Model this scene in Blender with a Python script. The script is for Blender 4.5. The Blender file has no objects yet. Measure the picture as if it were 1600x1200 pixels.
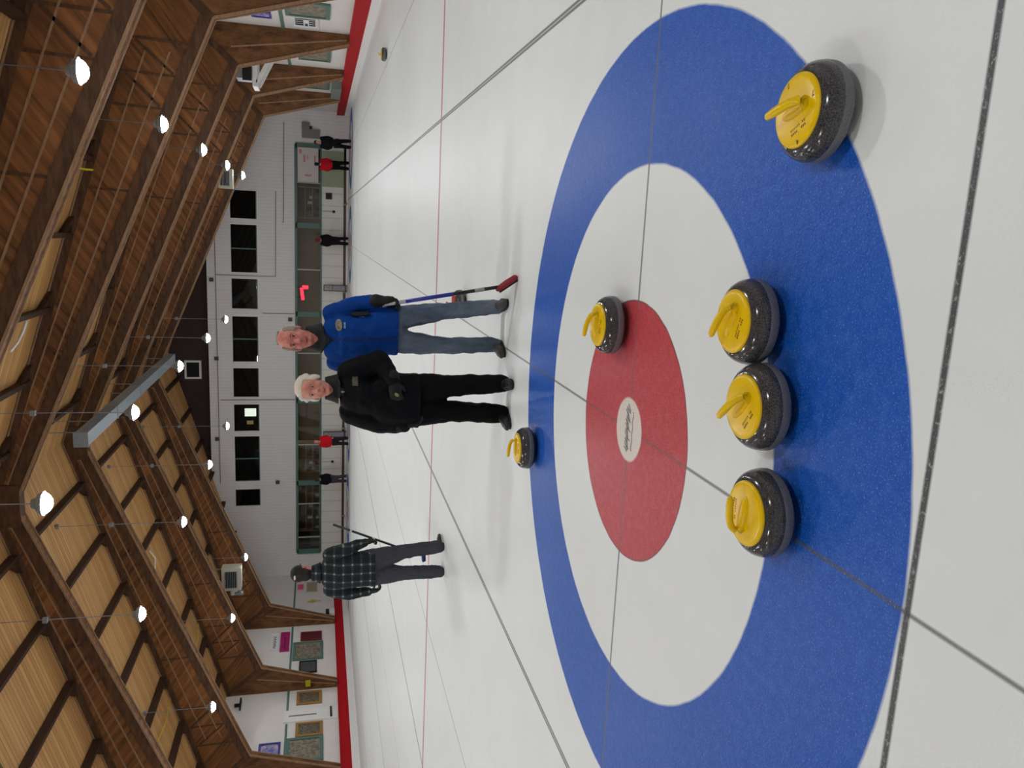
import bpy, bmesh, math, random
from mathutils import Vector, Matrix
random.seed(7)
S = bpy.context.scene
COL = S.collection
PI = math.pi

# ------------------------------------------------------------------ camera
CAMP = Vector((0.8858, -3.3610, 1.4304))
YAW, PITCH, ROLL = -0.195701, -0.242754, 0.000847
fw = Vector((math.sin(YAW)*math.cos(PITCH), math.cos(YAW)*math.cos(PITCH), math.sin(PITCH)))
rt0 = Vector((math.cos(YAW), -math.sin(YAW), 0))
up0 = rt0.cross(fw)
rt = rt0*math.cos(ROLL)+up0*math.sin(ROLL)
up = up0*math.cos(ROLL)-rt0*math.sin(ROLL)
cd = bpy.data.cameras.new('camera'); cam = bpy.data.objects.new('camera', cd); COL.objects.link(cam)
# the photograph was taken with the camera turned on its side: its right edge is the ground
cx, cy, cz = -up, rt, -fw
M = Matrix(((cx.x, cy.x, cz.x, CAMP.x), (cx.y, cy.y, cz.y, CAMP.y), (cx.z, cy.z, cz.z, CAMP.z), (0, 0, 0, 1)))
cam.matrix_world = M
cd.sensor_fit = 'HORIZONTAL'; cd.sensor_width = 36.0; cd.lens = 1219.3/1600*36
cd.clip_end = 200; cd.clip_start = 0.05
S.camera = cam
# ------------------------------------------------------------------ light and exposure
LAMP_POWER = 265.0
world = bpy.data.worlds.new('world'); S.world = world; world.use_nodes = True
world.node_tree.nodes['Background'].inputs[0].default_value = (0.5, 0.55, 0.65, 1)
world.node_tree.nodes['Background'].inputs[1].default_value = 0.02
S.view_settings.view_transform = 'Standard'; S.view_settings.look = 'None'
S.view_settings.gamma = 1.0; S.view_settings.exposure = 0.0; S.view_settings.use_curve_mapping = False
S.cycles.use_denoising = True
S.cycles.max_bounces = 6; S.cycles.diffuse_bounces = 4; S.cycles.glossy_bounces = 3

# ------------------------------------------------------------------ materials
def srgb(r, g, b):
    f = lambda c: (c/255/12.92) if c/255 <= 0.04045 else ((c/255+0.055)/1.055)**2.4
    return (f(r), f(g), f(b), 1.0)
class NT:
    def __init__(s, name):
        s.m = bpy.data.materials.new(name); s.m.use_nodes = True
        s.t = s.m.node_tree; s.b = s.t.nodes['Principled BSDF']
    def n(s, typ, **kw):
        o = s.t.nodes.new(typ)
        for k, v in kw.items(): setattr(o, k, v)
        return o
    def l(s, a, b): s.t.links.new(a, b)
    def math(s, op, a, b=None, c=None, clamp=False):
        o = s.n('ShaderNodeMath', operation=op); o.use_clamp = clamp
        for i, v in enumerate((a, b, c)):
            if v is None: continue
            if isinstance(v, (int, float)): o.inputs[i].default_value = v
            else: s.l(v, o.inputs[i])
        return o.outputs[0]
    def mix(s, f, a, b):
        o = s.n('ShaderNodeMix', data_type='RGBA')
        for i, v in ((0, f), (6, a), (7, b)):
            if isinstance(v, (int, float, tuple)): o.inputs[i].default_value = v
            else: s.l(v, o.inputs[i])
        return o.outputs[2]
    def noise(s, vec, scale, detail=3, rough=0.5):
        o = s.n('ShaderNodeTexNoise'); o.inputs['Scale'].default_value = scale
        o.inputs['Detail'].default_value = detail; o.inputs['Roughness'].default_value = rough
        if vec is not None: s.l(vec, o.inputs['Vector'])
        return o.outputs[0]
    def coord(s, kind='Object'):
        return s.n('ShaderNodeTexCoord').outputs[kind]
    def mapping(s, vec, scale=(1, 1, 1), rot=(0, 0, 0), loc=(0, 0, 0)):
        o = s.n('ShaderNodeMapping'); s.l(vec, o.inputs[0])
        o.inputs['Scale'].default_value = scale; o.inputs['Rotation'].default_value = rot; o.inputs['Location'].default_value = loc
        return o.outputs[0]
    def bump(s, h, strength=0.3, dist=0.01):
        o = s.n('ShaderNodeBump'); o.inputs['Strength'].default_value = strength; o.inputs['Distance'].default_value = dist
        s.l(h, o.inputs['Height']); s.l(o.outputs[0], s.b.inputs['Normal'])
    def ramp(s, f, lo, hi):
        o = s.n('ShaderNodeMapRange'); s.l(f, o.inputs[0]); o.inputs[1].default_value = lo; o.inputs[2].default_value = hi
        o.clamp = True
        return o.outputs[0]
def plain(name, col, rough=0.6, metal=0.0, var=0.12, scale=12.0, bump=0.0, spec=0.5, emit=None):
    """one colour with a slight mottle, so nothing is perfectly flat"""
    k = NT(name); c = srgb(*col)
    f = k.noise(k.coord(), scale, 4)
    lo = tuple(v*(1-var) for v in c[:3])+(1,); hi = tuple(min(1, v*(1+var)) for v in c[:3])+(1,)
    k.l(k.mix(f, lo, hi), k.b.inputs['Base Color'])
    k.b.inputs['Roughness'].default_value = rough; k.b.inputs['Metallic'].default_value = metal
    k.b.inputs['Specular IOR Level'].default_value = spec
    if bump: k.bump(f, bump)
    if emit:
        k.b.inputs['Emission Color'].default_value = srgb(*emit[0]); k.b.inputs['Emission Strength'].default_value = emit[1]
    return k.m

# ice with its painted lines and houses; the sheets repeat every 4.38 m, both ends alike
def ice_material():
    k = NT('ice'); P = k.n('ShaderNodeNewGeometry').outputs['Position']
    sp = k.n('ShaderNodeSeparateXYZ'); k.l(P, sp.inputs[0]); X, Y = sp.outputs[0], sp.outputs[1]
    yf = k.math('SUBTRACT', 17.375, k.math('ABSOLUTE', k.math('SUBTRACT', Y, 17.375)))
    xs = k.math('WRAP', X, 2.19, -2.19)
    wob = k.math('MULTIPLY', k.math('SUBTRACT', k.noise(P, 9, 4), 0.5), 0.010)
    r = k.math('ADD', k.math('SQRT', k.math('ADD', k.math('MULTIPLY', xs, xs), k.math('MULTIPLY', yf, yf))), wob)
    def inside(v, rad, soft=0.006): return k.math('SUBTRACT', 1.0, k.ramp(v, rad-soft, rad+soft))
    def line(v, at, w, soft=0.004):
        d = k.math('ABSOLUTE', k.math('SUBTRACT', v, at)); return k.math('SUBTRACT', 1.0, k.ramp(d, w/2-soft, w/2+soft))
    frost = k.noise(P, 2.2, 5, 0.6); fine = k.noise(P, 170, 2, 0.6); mid = k.noise(P, 26, 4, 0.7)
    white = k.mix(frost, srgb(227, 235, 234), srgb(239, 246, 245))
    blue = k.mix(mid, srgb(0, 72, 168), srgb(10, 98, 202))
    red = k.mix(mid, srgb(180, 44, 54), srgb(204, 84, 90))
    c = white
    c = k.mix(inside(r, 1.829), c, blue)
    c = k.mix(inside(r, 1.219), c, white)
    c = k.mix(inside(r, 0.614, 0.003), c, srgb(110, 50, 55))
    c = k.mix(inside(r, 0.608, 0.004), c, red)
    c = k.mix(inside(r, 0.152), c, k.mix(frost, srgb(222, 216, 206), srgb(232, 226, 218)))
    outb = k.math('SUBTRACT', 1.0, inside(r, 0.152)); inred = inside(r, 0.61)
    dark = srgb(92, 98, 102)
    brk = k.ramp(k.noise(k.mapping(P, (40, 40, 1)), 1.0, 4, 0.8), 0.15, 0.45)
    def put(c, f, col, a): return k.mix(k.math('MULTIPLY', f, a), c, col)
    lines = k.math('MULTIPLY', outb, k.math('SUBTRACT', 1.0, k.math('MULTIPLY', inred, 0.45)))
    c = put(c, k.math('MULTIPLY', line(yf, 0, 0.016), lines), dark, 0.85)
    near = k.math('LESS_THAN', yf, 6.4)
    c = put(c, k.math('MULTIPLY', line(xs, 0, 0.0125), lines), srgb(76, 82, 88), 0.8)
    c = put(c, k.math('MULTIPLY', line(yf, -1.845, 0.022), brk), srgb(60, 62, 66), 0.95)
    side = k.math('ABSOLUTE', xs)
    c = put(c, line(side, 2.178, 0.019), srgb(70, 76, 80), 0.85)
    c = put(c, line(yf, 6.40, 0.10), srgb(188, 84, 104), 0.8)
    # pebble: fine frost scattered through the surface
    peb = k.ramp(fine, 0.58, 0.74)
    c = k.mix(k.math('MULTIPLY', peb, 0.25), c, srgb(235, 238, 245))
    c = k.mix(k.math('MULTIPLY', k.ramp(mid, 0.45, 0.75), 0.03), c, srgb(220, 226, 238))
    k.l(c, k.b.inputs['Base Color'])
    rg = k.math('ADD', 0.36, k.math('MULTIPLY', k.noise(P, 1.1, 4), 0.18)); k.l(rg, k.b.inputs['Roughness'])
    k.b.inputs['Specular IOR Level'].default_value = 0.24
    h = k.math('ADD', k.noise(P, 95, 2, 0.5), k.math('MULTIPLY', mid, 0.5))
    k.bump(h, 0.35, 0.005)
    return k.m

def beam_ply():
    """stained plywood of the roof frames, grain running diagonally, mirrored either side of the ridge"""
    k = NT('stained_plywood'); sp = k.n('ShaderNodeSeparateXYZ'); k.l(k.coord(), sp.inputs[0])
    ax = k.math('ABSOLUTE', sp.outputs[0]); cb = k.n('ShaderNodeCombineXYZ')
    u = k.math('ADD', k.math('MULTIPLY', ax, 0.80), k.math('MULTIPLY', sp.outputs[2], 0.60))
    v = k.math('SUBTRACT', k.math('MULTIPLY', ax, 0.60), k.math('MULTIPLY', sp.outputs[2], 0.80))
    k.l(u, cb.inputs[0]); k.l(sp.outputs[1], cb.inputs[1]); k.l(v, cb.inputs[2])
    g = k.noise(k.mapping(cb.outputs[0], (0.7, 1, 9.0)), 1.0, 6, 0.62)
    g2 = k.noise(k.mapping(cb.outputs[0], (0.35, 1, 1.6)), 1.0, 3, 0.5)
    f = k.ramp(k.math('ADD', k.math('MULTIPLY', g, 0.7), k.math('MULTIPLY', g2, 0.5)), 0.42, 0.76)
    k.l(k.mix(f, srgb(60, 35, 18), srgb(148, 97, 54)), k.b.inputs['Base Color'])
    k.b.inputs['Roughness'].default_value = 0.62; k.b.inputs['Specular IOR Level'].default_value = 0.3
    return k.m
def long_wood(name, a, b, sc=(1, 30, 30), rough=0.65):
    k = NT(name); g = k.noise(k.mapping(k.coord(), sc), 1.0, 5, 0.6)
    k.l(k.mix(k.ramp(g, 0.3, 0.7), srgb(*a), srgb(*b)), k.b.inputs['Base Color'])
    k.b.inputs['Roughness'].default_value = rough; k.b.inputs['Specular IOR Level'].default_value = 0.3
    return k.m
def deck_material():
    k = NT('roof_deck'); P = k.coord(); sp = k.n('ShaderNodeSeparateXYZ'); k.l(P, sp.inputs[0])
    Y = sp.outputs[1]; w = 0.14
    idx = k.math('FLOOR', k.math('DIVIDE', Y, w)); fr = k.math('FRACT', k.math('DIVIDE', Y, w))
    wn = k.n('ShaderNodeTexWhiteNoise', noise_dimensions='1D'); k.l(idx, wn.inputs['W'])
    grain = k.noise(k.mapping(P, (0.6, 26, 1)), 1.0, 5, 0.6)
    gap = k.math('LESS_THAN', fr, 0.10)
    f = k.math('ADD', k.math('MULTIPLY', wn.outputs[0], 0.5), k.math('MULTIPLY', k.ramp(grain, 0.3, 0.7), 0.5))
    c = k.mix(f, srgb(168, 120, 70), srgb(220, 172, 112))
    c = k.mix(k.math('MULTIPLY', gap, 0.75), c, srgb(120, 78, 42))
    k.l(c, k.b.inputs['Base Color']); k.b.inputs['Roughness'].default_value = 0.6
    k.b.inputs['Specular IOR Level'].default_value = 0.3
    return k.m
def siding_material(name, col, pitch=0.16, axis=0, rough=0.5):
    k = NT(name); P = k.coord(); sp = k.n('ShaderNodeSeparateXYZ'); k.l(P, sp.inputs[0])
    fr = k.math('FRACT', k.math('DIVIDE', sp.outputs[axis], pitch))
    g = k.math('LESS_THAN', fr, 0.10)
    n = k.noise(P, 1.5, 4)
    c = k.mix(n, srgb(*[v*0.95 for v in col]), srgb(*col))
    c = k.mix(k.math('MULTIPLY', g, 0.35), c, srgb(*[v*0.72 for v in col]))
    k.l(c, k.b.inputs['Base Color']); k.b.inputs['Roughness'].default_value = rough
    return k.m
def granite_material(name='granite', a=(30, 31, 34), b=(92, 92, 94), spk=(176, 176, 176), rough=0.16):
    k = NT(name); P = k.coord()
    n = k.noise(P, 220, 3, 0.7); n2 = k.noise(P, 480, 2, 0.7)
    c = k.mix(k.ramp(n, 0.35, 0.7), srgb(*a), srgb(*b))
    c = k.mix(k.math('MULTIPLY', k.ramp(n2, 0.64, 0.78), 0.55), c, srgb(*spk))
    k.l(c, k.b.inputs['Base Color']); k.b.inputs['Roughness'].default_value = rough
    return k.m
def plaid_material():
    k = NT('plaid_flannel'); sp = k.n('ShaderNodeSeparateXYZ'); k.l(k.coord(), sp.inputs[0])
    X, Z = sp.outputs[0], sp.outputs[2]
    def st(v, p, ph, w): return k.math('LESS_THAN', k.math('FRACT', k.math('ADD', k.math('DIVIDE', v, p), ph)), w)
    c = k.mix(k.noise(k.coord(), 30, 3), srgb(16, 26, 28), srgb(34, 48, 46))
    gx, gz = st(X, 0.1, 0.0, 0.5), st(Z, 0.1, 0.2, 0.5)
    c = k.mix(k.math('MULTIPLY', gx, 0.55), c, srgb(14, 18, 32)); c = k.mix(k.math('MULTIPLY', gz, 0.55), c, srgb(12, 16, 28))
    lx, lz = st(X, 0.1, 0.3, 0.20), st(Z, 0.1, 0.5, 0.20)
    c = k.mix(k.math('MULTIPLY', lx, 0.13), c, srgb(120, 135, 130)); c = k.mix(k.math('MULTIPLY', lz, 0.12), c, srgb(110, 128, 120))
    c = k.mix(k.math('MULTIPLY', k.math('MULTIPLY', lx, lz), 0.42), c, srgb(180, 195, 186))
    k.l(c, k.b.inputs['Base Color']); k.b.inputs['Roughness'].default_value = 0.95
    return k.m
def denim_material():
    k = NT('denim'); P = k.coord()
    n = k.noise(k.mapping(P, (3, 3, 1.2)), 2.0, 5, 0.6); f = k.noise(P, 160, 2)
    c = k.mix(k.ramp(n, 0.35, 0.65), srgb(70, 86, 104), srgb(122, 136, 150)); c = k.mix(k.math('MULTIPLY', f, 0.25), c, srgb(40, 56, 80))
    k.l(c, k.b.inputs['Base Color']); k.b.inputs['Roughness'].default_value = 0.9
    k.bump(k.noise(P, 14, 4), 0.5, 0.02)
    return k.m
def skin_material(name, col, flush):
    k = NT(name); c = k.mix(k.ramp(k.noise(k.coord(), 16, 3), 0.4, 0.65), srgb(*col), srgb(*flush))
    k.l(c, k.b.inputs['Base Color']); k.b.inputs['Roughness'].default_value = 0.5
    k.b.inputs['Subsurface Weight'].default_value = 0.08; k.b.inputs['Subsurface Radius'].default_value = (0.02, 0.008, 0.004)
    return k.m
def cloth(name, col, rough=0.85, var=0.2):
    k = NT(name); P = k.coord(); n = k.noise(k.mapping(P, (1, 1, 0.6)), 9, 4); c = srgb(*col)
    k.l(k.mix(n, tuple(v*(1-var) for v in c[:3])+(1,), tuple(v*(1+var) for v in c[:3])+(1,)), k.b.inputs['Base Color'])
    k.b.inputs['Roughness'].default_value = rough; k.b.inputs['Specular IOR Level'].default_value = 0.2; k.bump(n, 0.7, 0.03)
    return k.m
def glass_material():
    k = NT('window_glass'); t = k.n('ShaderNodeBsdfTransparent'); g = k.n('ShaderNodeBsdfGlossy'); g.inputs['Roughness'].default_value = 0.02
    t.inputs[0].default_value = (0.9, 0.93, 0.92, 1); mx = k.n('ShaderNodeMixShader'); fr = k.n('ShaderNodeFresnel'); fr.inputs[0].default_value = 1.5
    k.l(fr.outputs[0], mx.inputs[0]); k.l(t.outputs[0], mx.inputs[1]); k.l(g.outputs[0], mx.inputs[2])
    k.l(mx.outputs[0], k.t.nodes['Material Output'].inputs[0]); return k.m

ICE = ice_material(); PLY = beam_ply(); DECK = deck_material()
CHORD = long_wood('rough_chord_board', (60, 40, 26), (96, 66, 44), (3, 30, 12))
LIGHTWOOD = long_wood('pale_edge_batten', (128, 98, 70), (160, 128, 98), (2, 20, 20))
PURLIN = long_wood('dark_purlin', (44, 28, 18), (74, 50, 34), (20, 1, 20))
COLW = long_wood('column_plywood', (66, 40, 22), (128, 86, 48), (5, 5, 2.2))
SIDING = siding_material('white_vertical_siding', (232, 229, 227))
PANELW = plain('white_wall_panel', (222, 217, 212), 0.45, var=0.05, scale=1.5)
LOWWALL = siding_material('cream_low_wall', (232, 230, 220), 0.6)
REDP = plain('red_board_paint', (168, 12, 24), 0.6, var=0.12, scale=3, spec=0.15)
KICK = plain('white_kick_board', (232, 230, 228), 0.4, var=0.06)
GREEN = plain('green_frame_paint', (78, 112, 102), 0.5)
DARKG = plain('dark_green_paint', (40, 62, 54), 0.5)
GABLE = plain('dark_gable_boards', (52, 36, 34), 0.8, var=0.3, scale=3)
BLACK = plain('black_matt', (14, 14, 15), 0.6); RUBBER = plain('black_rubber', (24, 24, 25), 0.7)
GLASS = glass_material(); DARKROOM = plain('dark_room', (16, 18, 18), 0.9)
BROWNIN = plain('brown_interior', (92, 80, 64), 0.8, var=0.4, scale=2.2)
STEEL = plain('grey_steel', (140, 146, 150), 0.45, 0.3); DUCTM = plain('galvanised_duct', (138, 148, 156), 0.42, 0.35, var=0.06)
WHITE = plain('white_plastic', (225, 225, 222), 0.4); BEIGE = plain('beige_enamel', (186, 182, 166), 0.5)
YEL = plain('yellow_plastic', (240, 200, 0), 0.32, var=0.05, scale=30, spec=0.3); REDPL = plain('red_plastic', (196, 40, 32), 0.3)
GRAN = granite_material(); BAND = granite_material('striking_band', (92, 92, 96), (120, 120, 122), (140, 140, 140), 0.5)
RAIL = plain('brown_rail', (74, 44, 28), 0.5); TAPE = plain('yellow_strap', (196, 176, 30), 0.6)
MARK = plain('dark_red_print', (120, 62, 8), 0.5)
BRASS = plain('brass_fitting', (150, 138, 86), 0.4, 0.4)

# ------------------------------------------------------------------ mesh helpers
class MB:
    def __init__(s): s.bm = bmesh.new(); s.mi = 0
    def _f(s, vs):
        try:
            f = s.bm.faces.new(vs); f.material_index = s.mi; return f
        except ValueError: return None
    def box(s, c, d, R=None):
        vs = []
        for i in (-1, 1):
            for j in (-1, 1):
                for k in (-1, 1):
                    v = Vector((i*d[0]/2, j*d[1]/2, k*d[2]/2))
                    if R is not None: v = R @ v
                    vs.append(s.bm.verts.new(Vector(c)+v))
        for q in ((0, 1, 3, 2), (4, 6, 7, 5), (0, 4, 5, 1), (2, 3, 7, 6), (0, 2, 6, 4), (1, 5, 7, 3)): s._f([vs[i] for i in q])
        return s
    def b2(s, a, b): return s.box([(a[i]+b[i])/2 for i in range(3)], [abs(b[i]-a[i]) for i in range(3)])
    def prism(s, pts, y0, y1):
        """polygon in XZ extruded along Y"""
        A = [s.bm.verts.new((x, y0, z)) for x, z in pts]; B = [s.bm.verts.new((x, y1, z)) for x, z in pts]
        s._f(A); s._f(B[::-1]); n = len(pts)
        for i in range(n): s._f([A[i], B[i], B[(i+1) % n], A[(i+1) % n]])
        return s
    def strip(s, a, b, w, y0, y1):
        """bar between two XZ points, w wide, from y0 to y1"""
        a = Vector(a); b = Vector(b); d = (b-a).normalized(); n = Vector((-d.y, d.x))*w/2
        return s.prism([tuple(a-n), tuple(b-n), tuple(b+n), tuple(a+n)], y0, y1)
    def rings(s, rs, cap=True):
        vs = [[s.bm.verts.new(p) for p in r] for r in rs]; n = len(rs[0])
        for a, b in zip(vs, vs[1:]):
            for i in range(n): s._f([a[i], a[(i+1) % n], b[(i+1) % n], b[i]])
        if cap: s._f(vs[0][::-1]); s._f(vs[-1])
        return s
    def lathe(s, prof, c=(0, 0, 0), n=40):
        return s.rings([[(c[0]+r*math.cos(2*PI*i/n), c[1]+r*math.sin(2*PI*i/n), c[2]+z) for i in range(n)] for r, z in prof])
    def tube(s, pts, rad, n=10, flat=1.0):
        pts = [Vector(p) for p in pts]; R = []
        rad = rad if isinstance(rad, (list, tuple)) else [rad]*len(pts)
        for i, p in enumerate(pts):
            t = (pts[min(i+1, len(pts)-1)]-pts[max(i-1, 0)]).normalized()
            u = Vector((0, 0, 1)).cross(t)
            if u.length < 1e-3: u = Vector((1, 0, 0)).cross(t)
            u.normalize(); v = t.cross(u).normalized()
            R.append([p+u*rad[i]*math.cos(2*PI*k/n)+v*rad[i]*flat*math.sin(2*PI*k/n) for k in range(n)])
        return s.rings(R)
    def loft(s, secs, n=20, power=2.0):
        """secs: (centre, rx, ry) horizontal ellipses or (centre, rx, ry, ax, ay) with explicit axes; rounded ends"""
        R = []
        for q in secs:
            c = Vector(q[0]); ax = Vector(q[3]) if len(q) > 3 else Vector((1, 0, 0)); ay = Vector(q[4]) if len(q) > 4 else Vector((0, 1, 0))
            ring = []
            for i in range(n):
                a = 2*PI*i/n; ca, sa = math.cos(a), math.sin(a)
                ca = math.copysign(abs(ca)**(2/power), ca); sa = math.copysign(abs(sa)**(2/power), sa)
                ring.append(c+ax*q[1]*ca+ay*q[2]*sa)
            R.append(ring)
        return s.rings(R)
    def limb(s, pts, rad, n=14):
        """rounded tapering limb through joints, spheres at each joint"""
        for p, r in zip(pts, rad): s.ball(p, (r, r, r))
        for a, b, ra, rb in zip(pts, pts[1:], rad, rad[1:]):
            a = Vector(a); b = Vector(b); t = (b-a).normalized(); u = Vector((0, 1, 0.01)).cross(t).normalized(); v = t.cross(u)
            s.rings([[a+u*ra*math.cos(2*PI*k/n)+v*ra*math.sin(2*PI*k/n) for k in range(n)], [b+u*rb*math.cos(2*PI*k/n)+v*rb*math.sin(2*PI*k/n) for k in range(n)]])
        return s
    def ball(s, c, r, nu=14, nv=9, R=None):
        rs = []
        for j in range(1, nv):
            th = PI*j/nv; ring = []
            for i in range(nu):
                v = Vector((r[0]*math.sin(th)*math.cos(2*PI*i/nu), r[1]*math.sin(th)*math.sin(2*PI*i/nu), -r[2]*math.cos(th)))
                if R is not None: v = R @ v
                ring.append(Vector(c)+v)
            rs.append(ring)
        return s.rings(rs)
    def build(s, name, mats, parent=None, loc=None, smooth=False, bevel=0, remesh=0, sm=0):
        bmesh.ops.recalc_face_normals(s.bm, faces=s.bm.faces)
        me = bpy.data.meshes.new(name); s.bm.to_mesh(me); s.bm.free()
        for m in (mats if isinstance(mats, (list, tuple)) else [mats]): me.materials.append(m)
        if smooth:
            for p in me.polygons: p.use_smooth = True
        o = bpy.data.objects.new(name, me); COL.objects.link(o)
        if parent: o.parent = parent
        if loc is not None: o.location = loc
        if remesh:
            m = o.modifiers.new('r', 'REMESH'); m.mode = 'VOXEL'; m.voxel_size = remesh; m.use_smooth_shade = True
            if sm: m2 = o.modifiers.new('s', 'SMOOTH'); m2.iterations = sm; m2.factor = 0.6
        if bevel:
            m = o.modifiers.new('b', 'BEVEL'); m.width = bevel; m.segments = 2; m.limit_method = 'ANGLE'
        return o
def tag(o, label=None, cat=None, group=None, kind=None):
    if label: o['label'] = label
    if cat: o['category'] = cat
    if group: o['group'] = group
    if kind: o['kind'] = kind
    return o
def thing(name, loc, label, cat, group=None, rz=0):
    o = bpy.data.objects.new(name, None); COL.objects.link(o); o.location = loc; o.rotation_euler.z = rz; o.empty_display_size = 0.1
    return tag(o, label, cat, group)
def struct(mb, name, mats, label=None, **kw):
    o = mb.build(name, mats, **kw); tag(o, label, name.split('_')[0], kind='structure'); return o
def text_mesh(body, size, mat, name, parent, loc, rot, extrude=0.002, align='CENTER'):
    cu = bpy.data.curves.new(name, 'FONT'); cu.body = body; cu.size = size; cu.extrude = extrude; cu.align_x = align; cu.align_y = 'CENTER'
    t = bpy.data.objects.new(name, cu); COL.objects.link(t)
    dg = bpy.context.evaluated_depsgraph_get(); me = bpy.data.meshes.new_from_object(t.evaluated_get(dg))
    bpy.data.objects.remove(t); bpy.data.curves.remove(cu)
    me.name = name; me.materials.clear(); me.materials.append(mat)
    o = bpy.data.objects.new(name, me); COL.objects.link(o); o.location = loc; o.rotation_euler = rot
    if parent: o.parent = parent
    return o
def copy_tree(o, parent=None):
    c = o.copy(); COL.objects.link(c)
    if parent: c.parent = parent
    for ch in list(o.children): copy_tree(ch, c)
    return c

# ------------------------------------------------------------------ the hall
RX = -5.8; WR, WL = 6.35, -17.95; YB, YF = 38.0, -8.0
def ztop(d): return 8.78-0.31*d
floor = struct(MB().b2((WL-0.3, YF-0.3, -0.1), (WR+0.3, YB+2.6, 0)), 'floor', ICE, 'pebbled white ice of the rink with painted rings and lines')
# faint worn emblem in the button
mb = MB()
for i in range(30):
    t = i/29; x = -0.105+0.21*t
    z = 0.018*math.sin(i*2.1)+0.008*math.sin(i*5.3); h = 0.012+0.012*abs(math.sin(i*1.7))
    mb.box((x, z*0.6+0.012, 0.0012), (0.006, h*2, 0.0008), Matrix.Rotation(-0.5+0.4*math.sin(i), 3, 'Z'))
for i in range(20):
    t = i/19; mb.box((-0.09+0.18*t, -0.045+0.004*math.sin(i), 0.0012), (0.007, 0.009, 0.0008))
mb.build('emblem', plain('faded_grey_print', (150, 150, 148), 0.5, var=0.3), floor)

deck = MB()
for s in (-1, 1):
    x1 = RX+s*12.6
    deck.prism([(RX, ztop(0)+0.02), (x1, ztop(12.6)+0.02), (x1, ztop(12.6)+0.14), (RX, ztop(0)+0.14)], YF-0.3, YB+2.6)
ceiling = struct(deck, 'ceiling', DECK, 'light timber plank roof deck over dark purlins')
for s in (-1, 1):
    for i, d in enumerate([1.25, 2.9, 4.55, 6.2, 7.85, 9.5, 11.1]):
        mb = MB(); x = RX+s*d; z = ztop(d)
        mb.b2((x-0.05, YF, z-0.18), (x+0.05, YB+0.4, z+0.015))
        for fy in (5.2, 10.6, 16.0, 21.45, 26.9, 32.3):     # haunched ends where it meets each frame
            for q in (-1, 1):
                y0 = fy+q*0.10; y1 = fy+q*0.62
                A = [(x-s*0.0, y0, z-0.02), (x+s*0.42, y0, z-0.13), (x, y1, z-0.02)]
                A = [Vector(a) for a in A]; B = [a+Vector((0, 0, -0.10)) for a in A]
                va = [mb.bm.verts.new(a) for a in A]; vb = [mb.bm.verts.new(b) for b in B]
                mb._f(va); mb._f(vb[::-1])
                for k in range(3): mb._f([va[k], vb[k], vb[(k+1) % 3], va[(k+1) % 3]])
        mb.build('purlin', PURLIN, ceiling)

# side walls
struct(MB().b2((WR, YF, 0), (WR+0.2, YB+2.6, 5.2)), 'wall_right', PANELW, 'white panelled side wall on the near side of the hall')
struct(MB().b2((WL-0.2, YF, 0), (WL, YB+2.6, 5.2)), 'wall_left', PANELW, 'white panelled side wall across the rink')
struct(MB().b2((WL-0.2, YF-0.2, 0), (WR+0.2, YF, 9.2)), 'wall_front', PANELW, 'white end wall behind the camera')
# boards along the sides: white kick strip below, red board above
for s, nm, x in ((1, 'right', WR), (-1, 'left', WL)):
    z0, z1 = (0.21, 0.56) if s > 0 else (0.27, 0.66)
    struct(MB().b2((x-s*0.17, YF, 0), (x, YB-0.05, z0)), 'baseboard_'+nm, KICK, 'white kick strip at the foot of the '+nm+' side boards')
    mb = MB(); mb.b2((x-s*0.13, YF, z0), (x, YB-0.05, z1)); mb.b2((x-s*0.15, YF, z1-0.03), (x, YB-0.05, z1+0.012))
    struct(mb, 'trim_1' if s > 0 else 'trim_2', REDP, 'long red board along the '+nm+' side of the rink')
struct(MB().b2((WR-0.04, YF, 2.38), (WR, YB-0.1, 2.47)), 'trim_3', GREEN, 'thin green rail on the right side wall')
struct(MB().b2((WL, YF, 2.58), (WL+0.04, 24.55, 2.66)), 'trim_4', GREEN, 'thin green rail on the left side wall, near length')
struct(MB().b2((WL, 25.45, 2.58), (WL+0.04, YB-0.1, 2.66)), 'trim_5', GREEN, 'thin green rail on the left side wall, far length')

# end wall: siding with a row of dark upper windows, a long window band below, cream wall under it
UW = [(1.0, 2.35), (-1.64, 0.70), (-3.46, -1.96), (-6.16, -3.85), (-8.0, -6.5), (-9.82, -8.4), (-12.52, -10.1), (-13.9, -12.98)]
LB0, LB1 = -16.65, 4.72; LZ0, LZ1 = 1.34, 2.56; UZ0, UZ1 = 4.42, 5.66
mb = MB()
y0, y1 = YB, YB+0.12
mb.b2((WL, y0, LZ1), (WR, y1, UZ0)); mb.b2((WL, y0, UZ1), (WR, y1, 6.78))
mb.b2((LB1, y0, 0.0), (WR, y1, LZ1)); mb.b2((WL, y0, 0.0), (LB0, y1, LZ1))
xs = [WR]+[v for w in [(b, a) for a, b in UW] for v in w]+[WL]
for a, b in zip(xs[0::2], xs[1::2]): mb.b2((b, y0, UZ0), (a, y1, UZ1))
struct(mb, 'wall_back', SIDING, 'white vertical siding of the far end wall')
struct(MB().b2((LB0, YB-0.02, 0.22), (LB1, YB+0.14, LZ0)), 'wall_low', LOWWALL, 'cream low wall under the viewing windows at the far end')
struct(MB().b2((LB0, YB-0.10, 0.10), (LB1-0.8, YB-0.02, 0.22)), 'baseboard_back', RAIL, 'dark brown rail along the foot of the far wall')
struct(MB().b2((LB0, YB-0.06, 0.0), (LB1, YB+0.1, 0.10)), 'trim_6', KICK, 'pale bumper strip under the brown rail at the far end')
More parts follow.
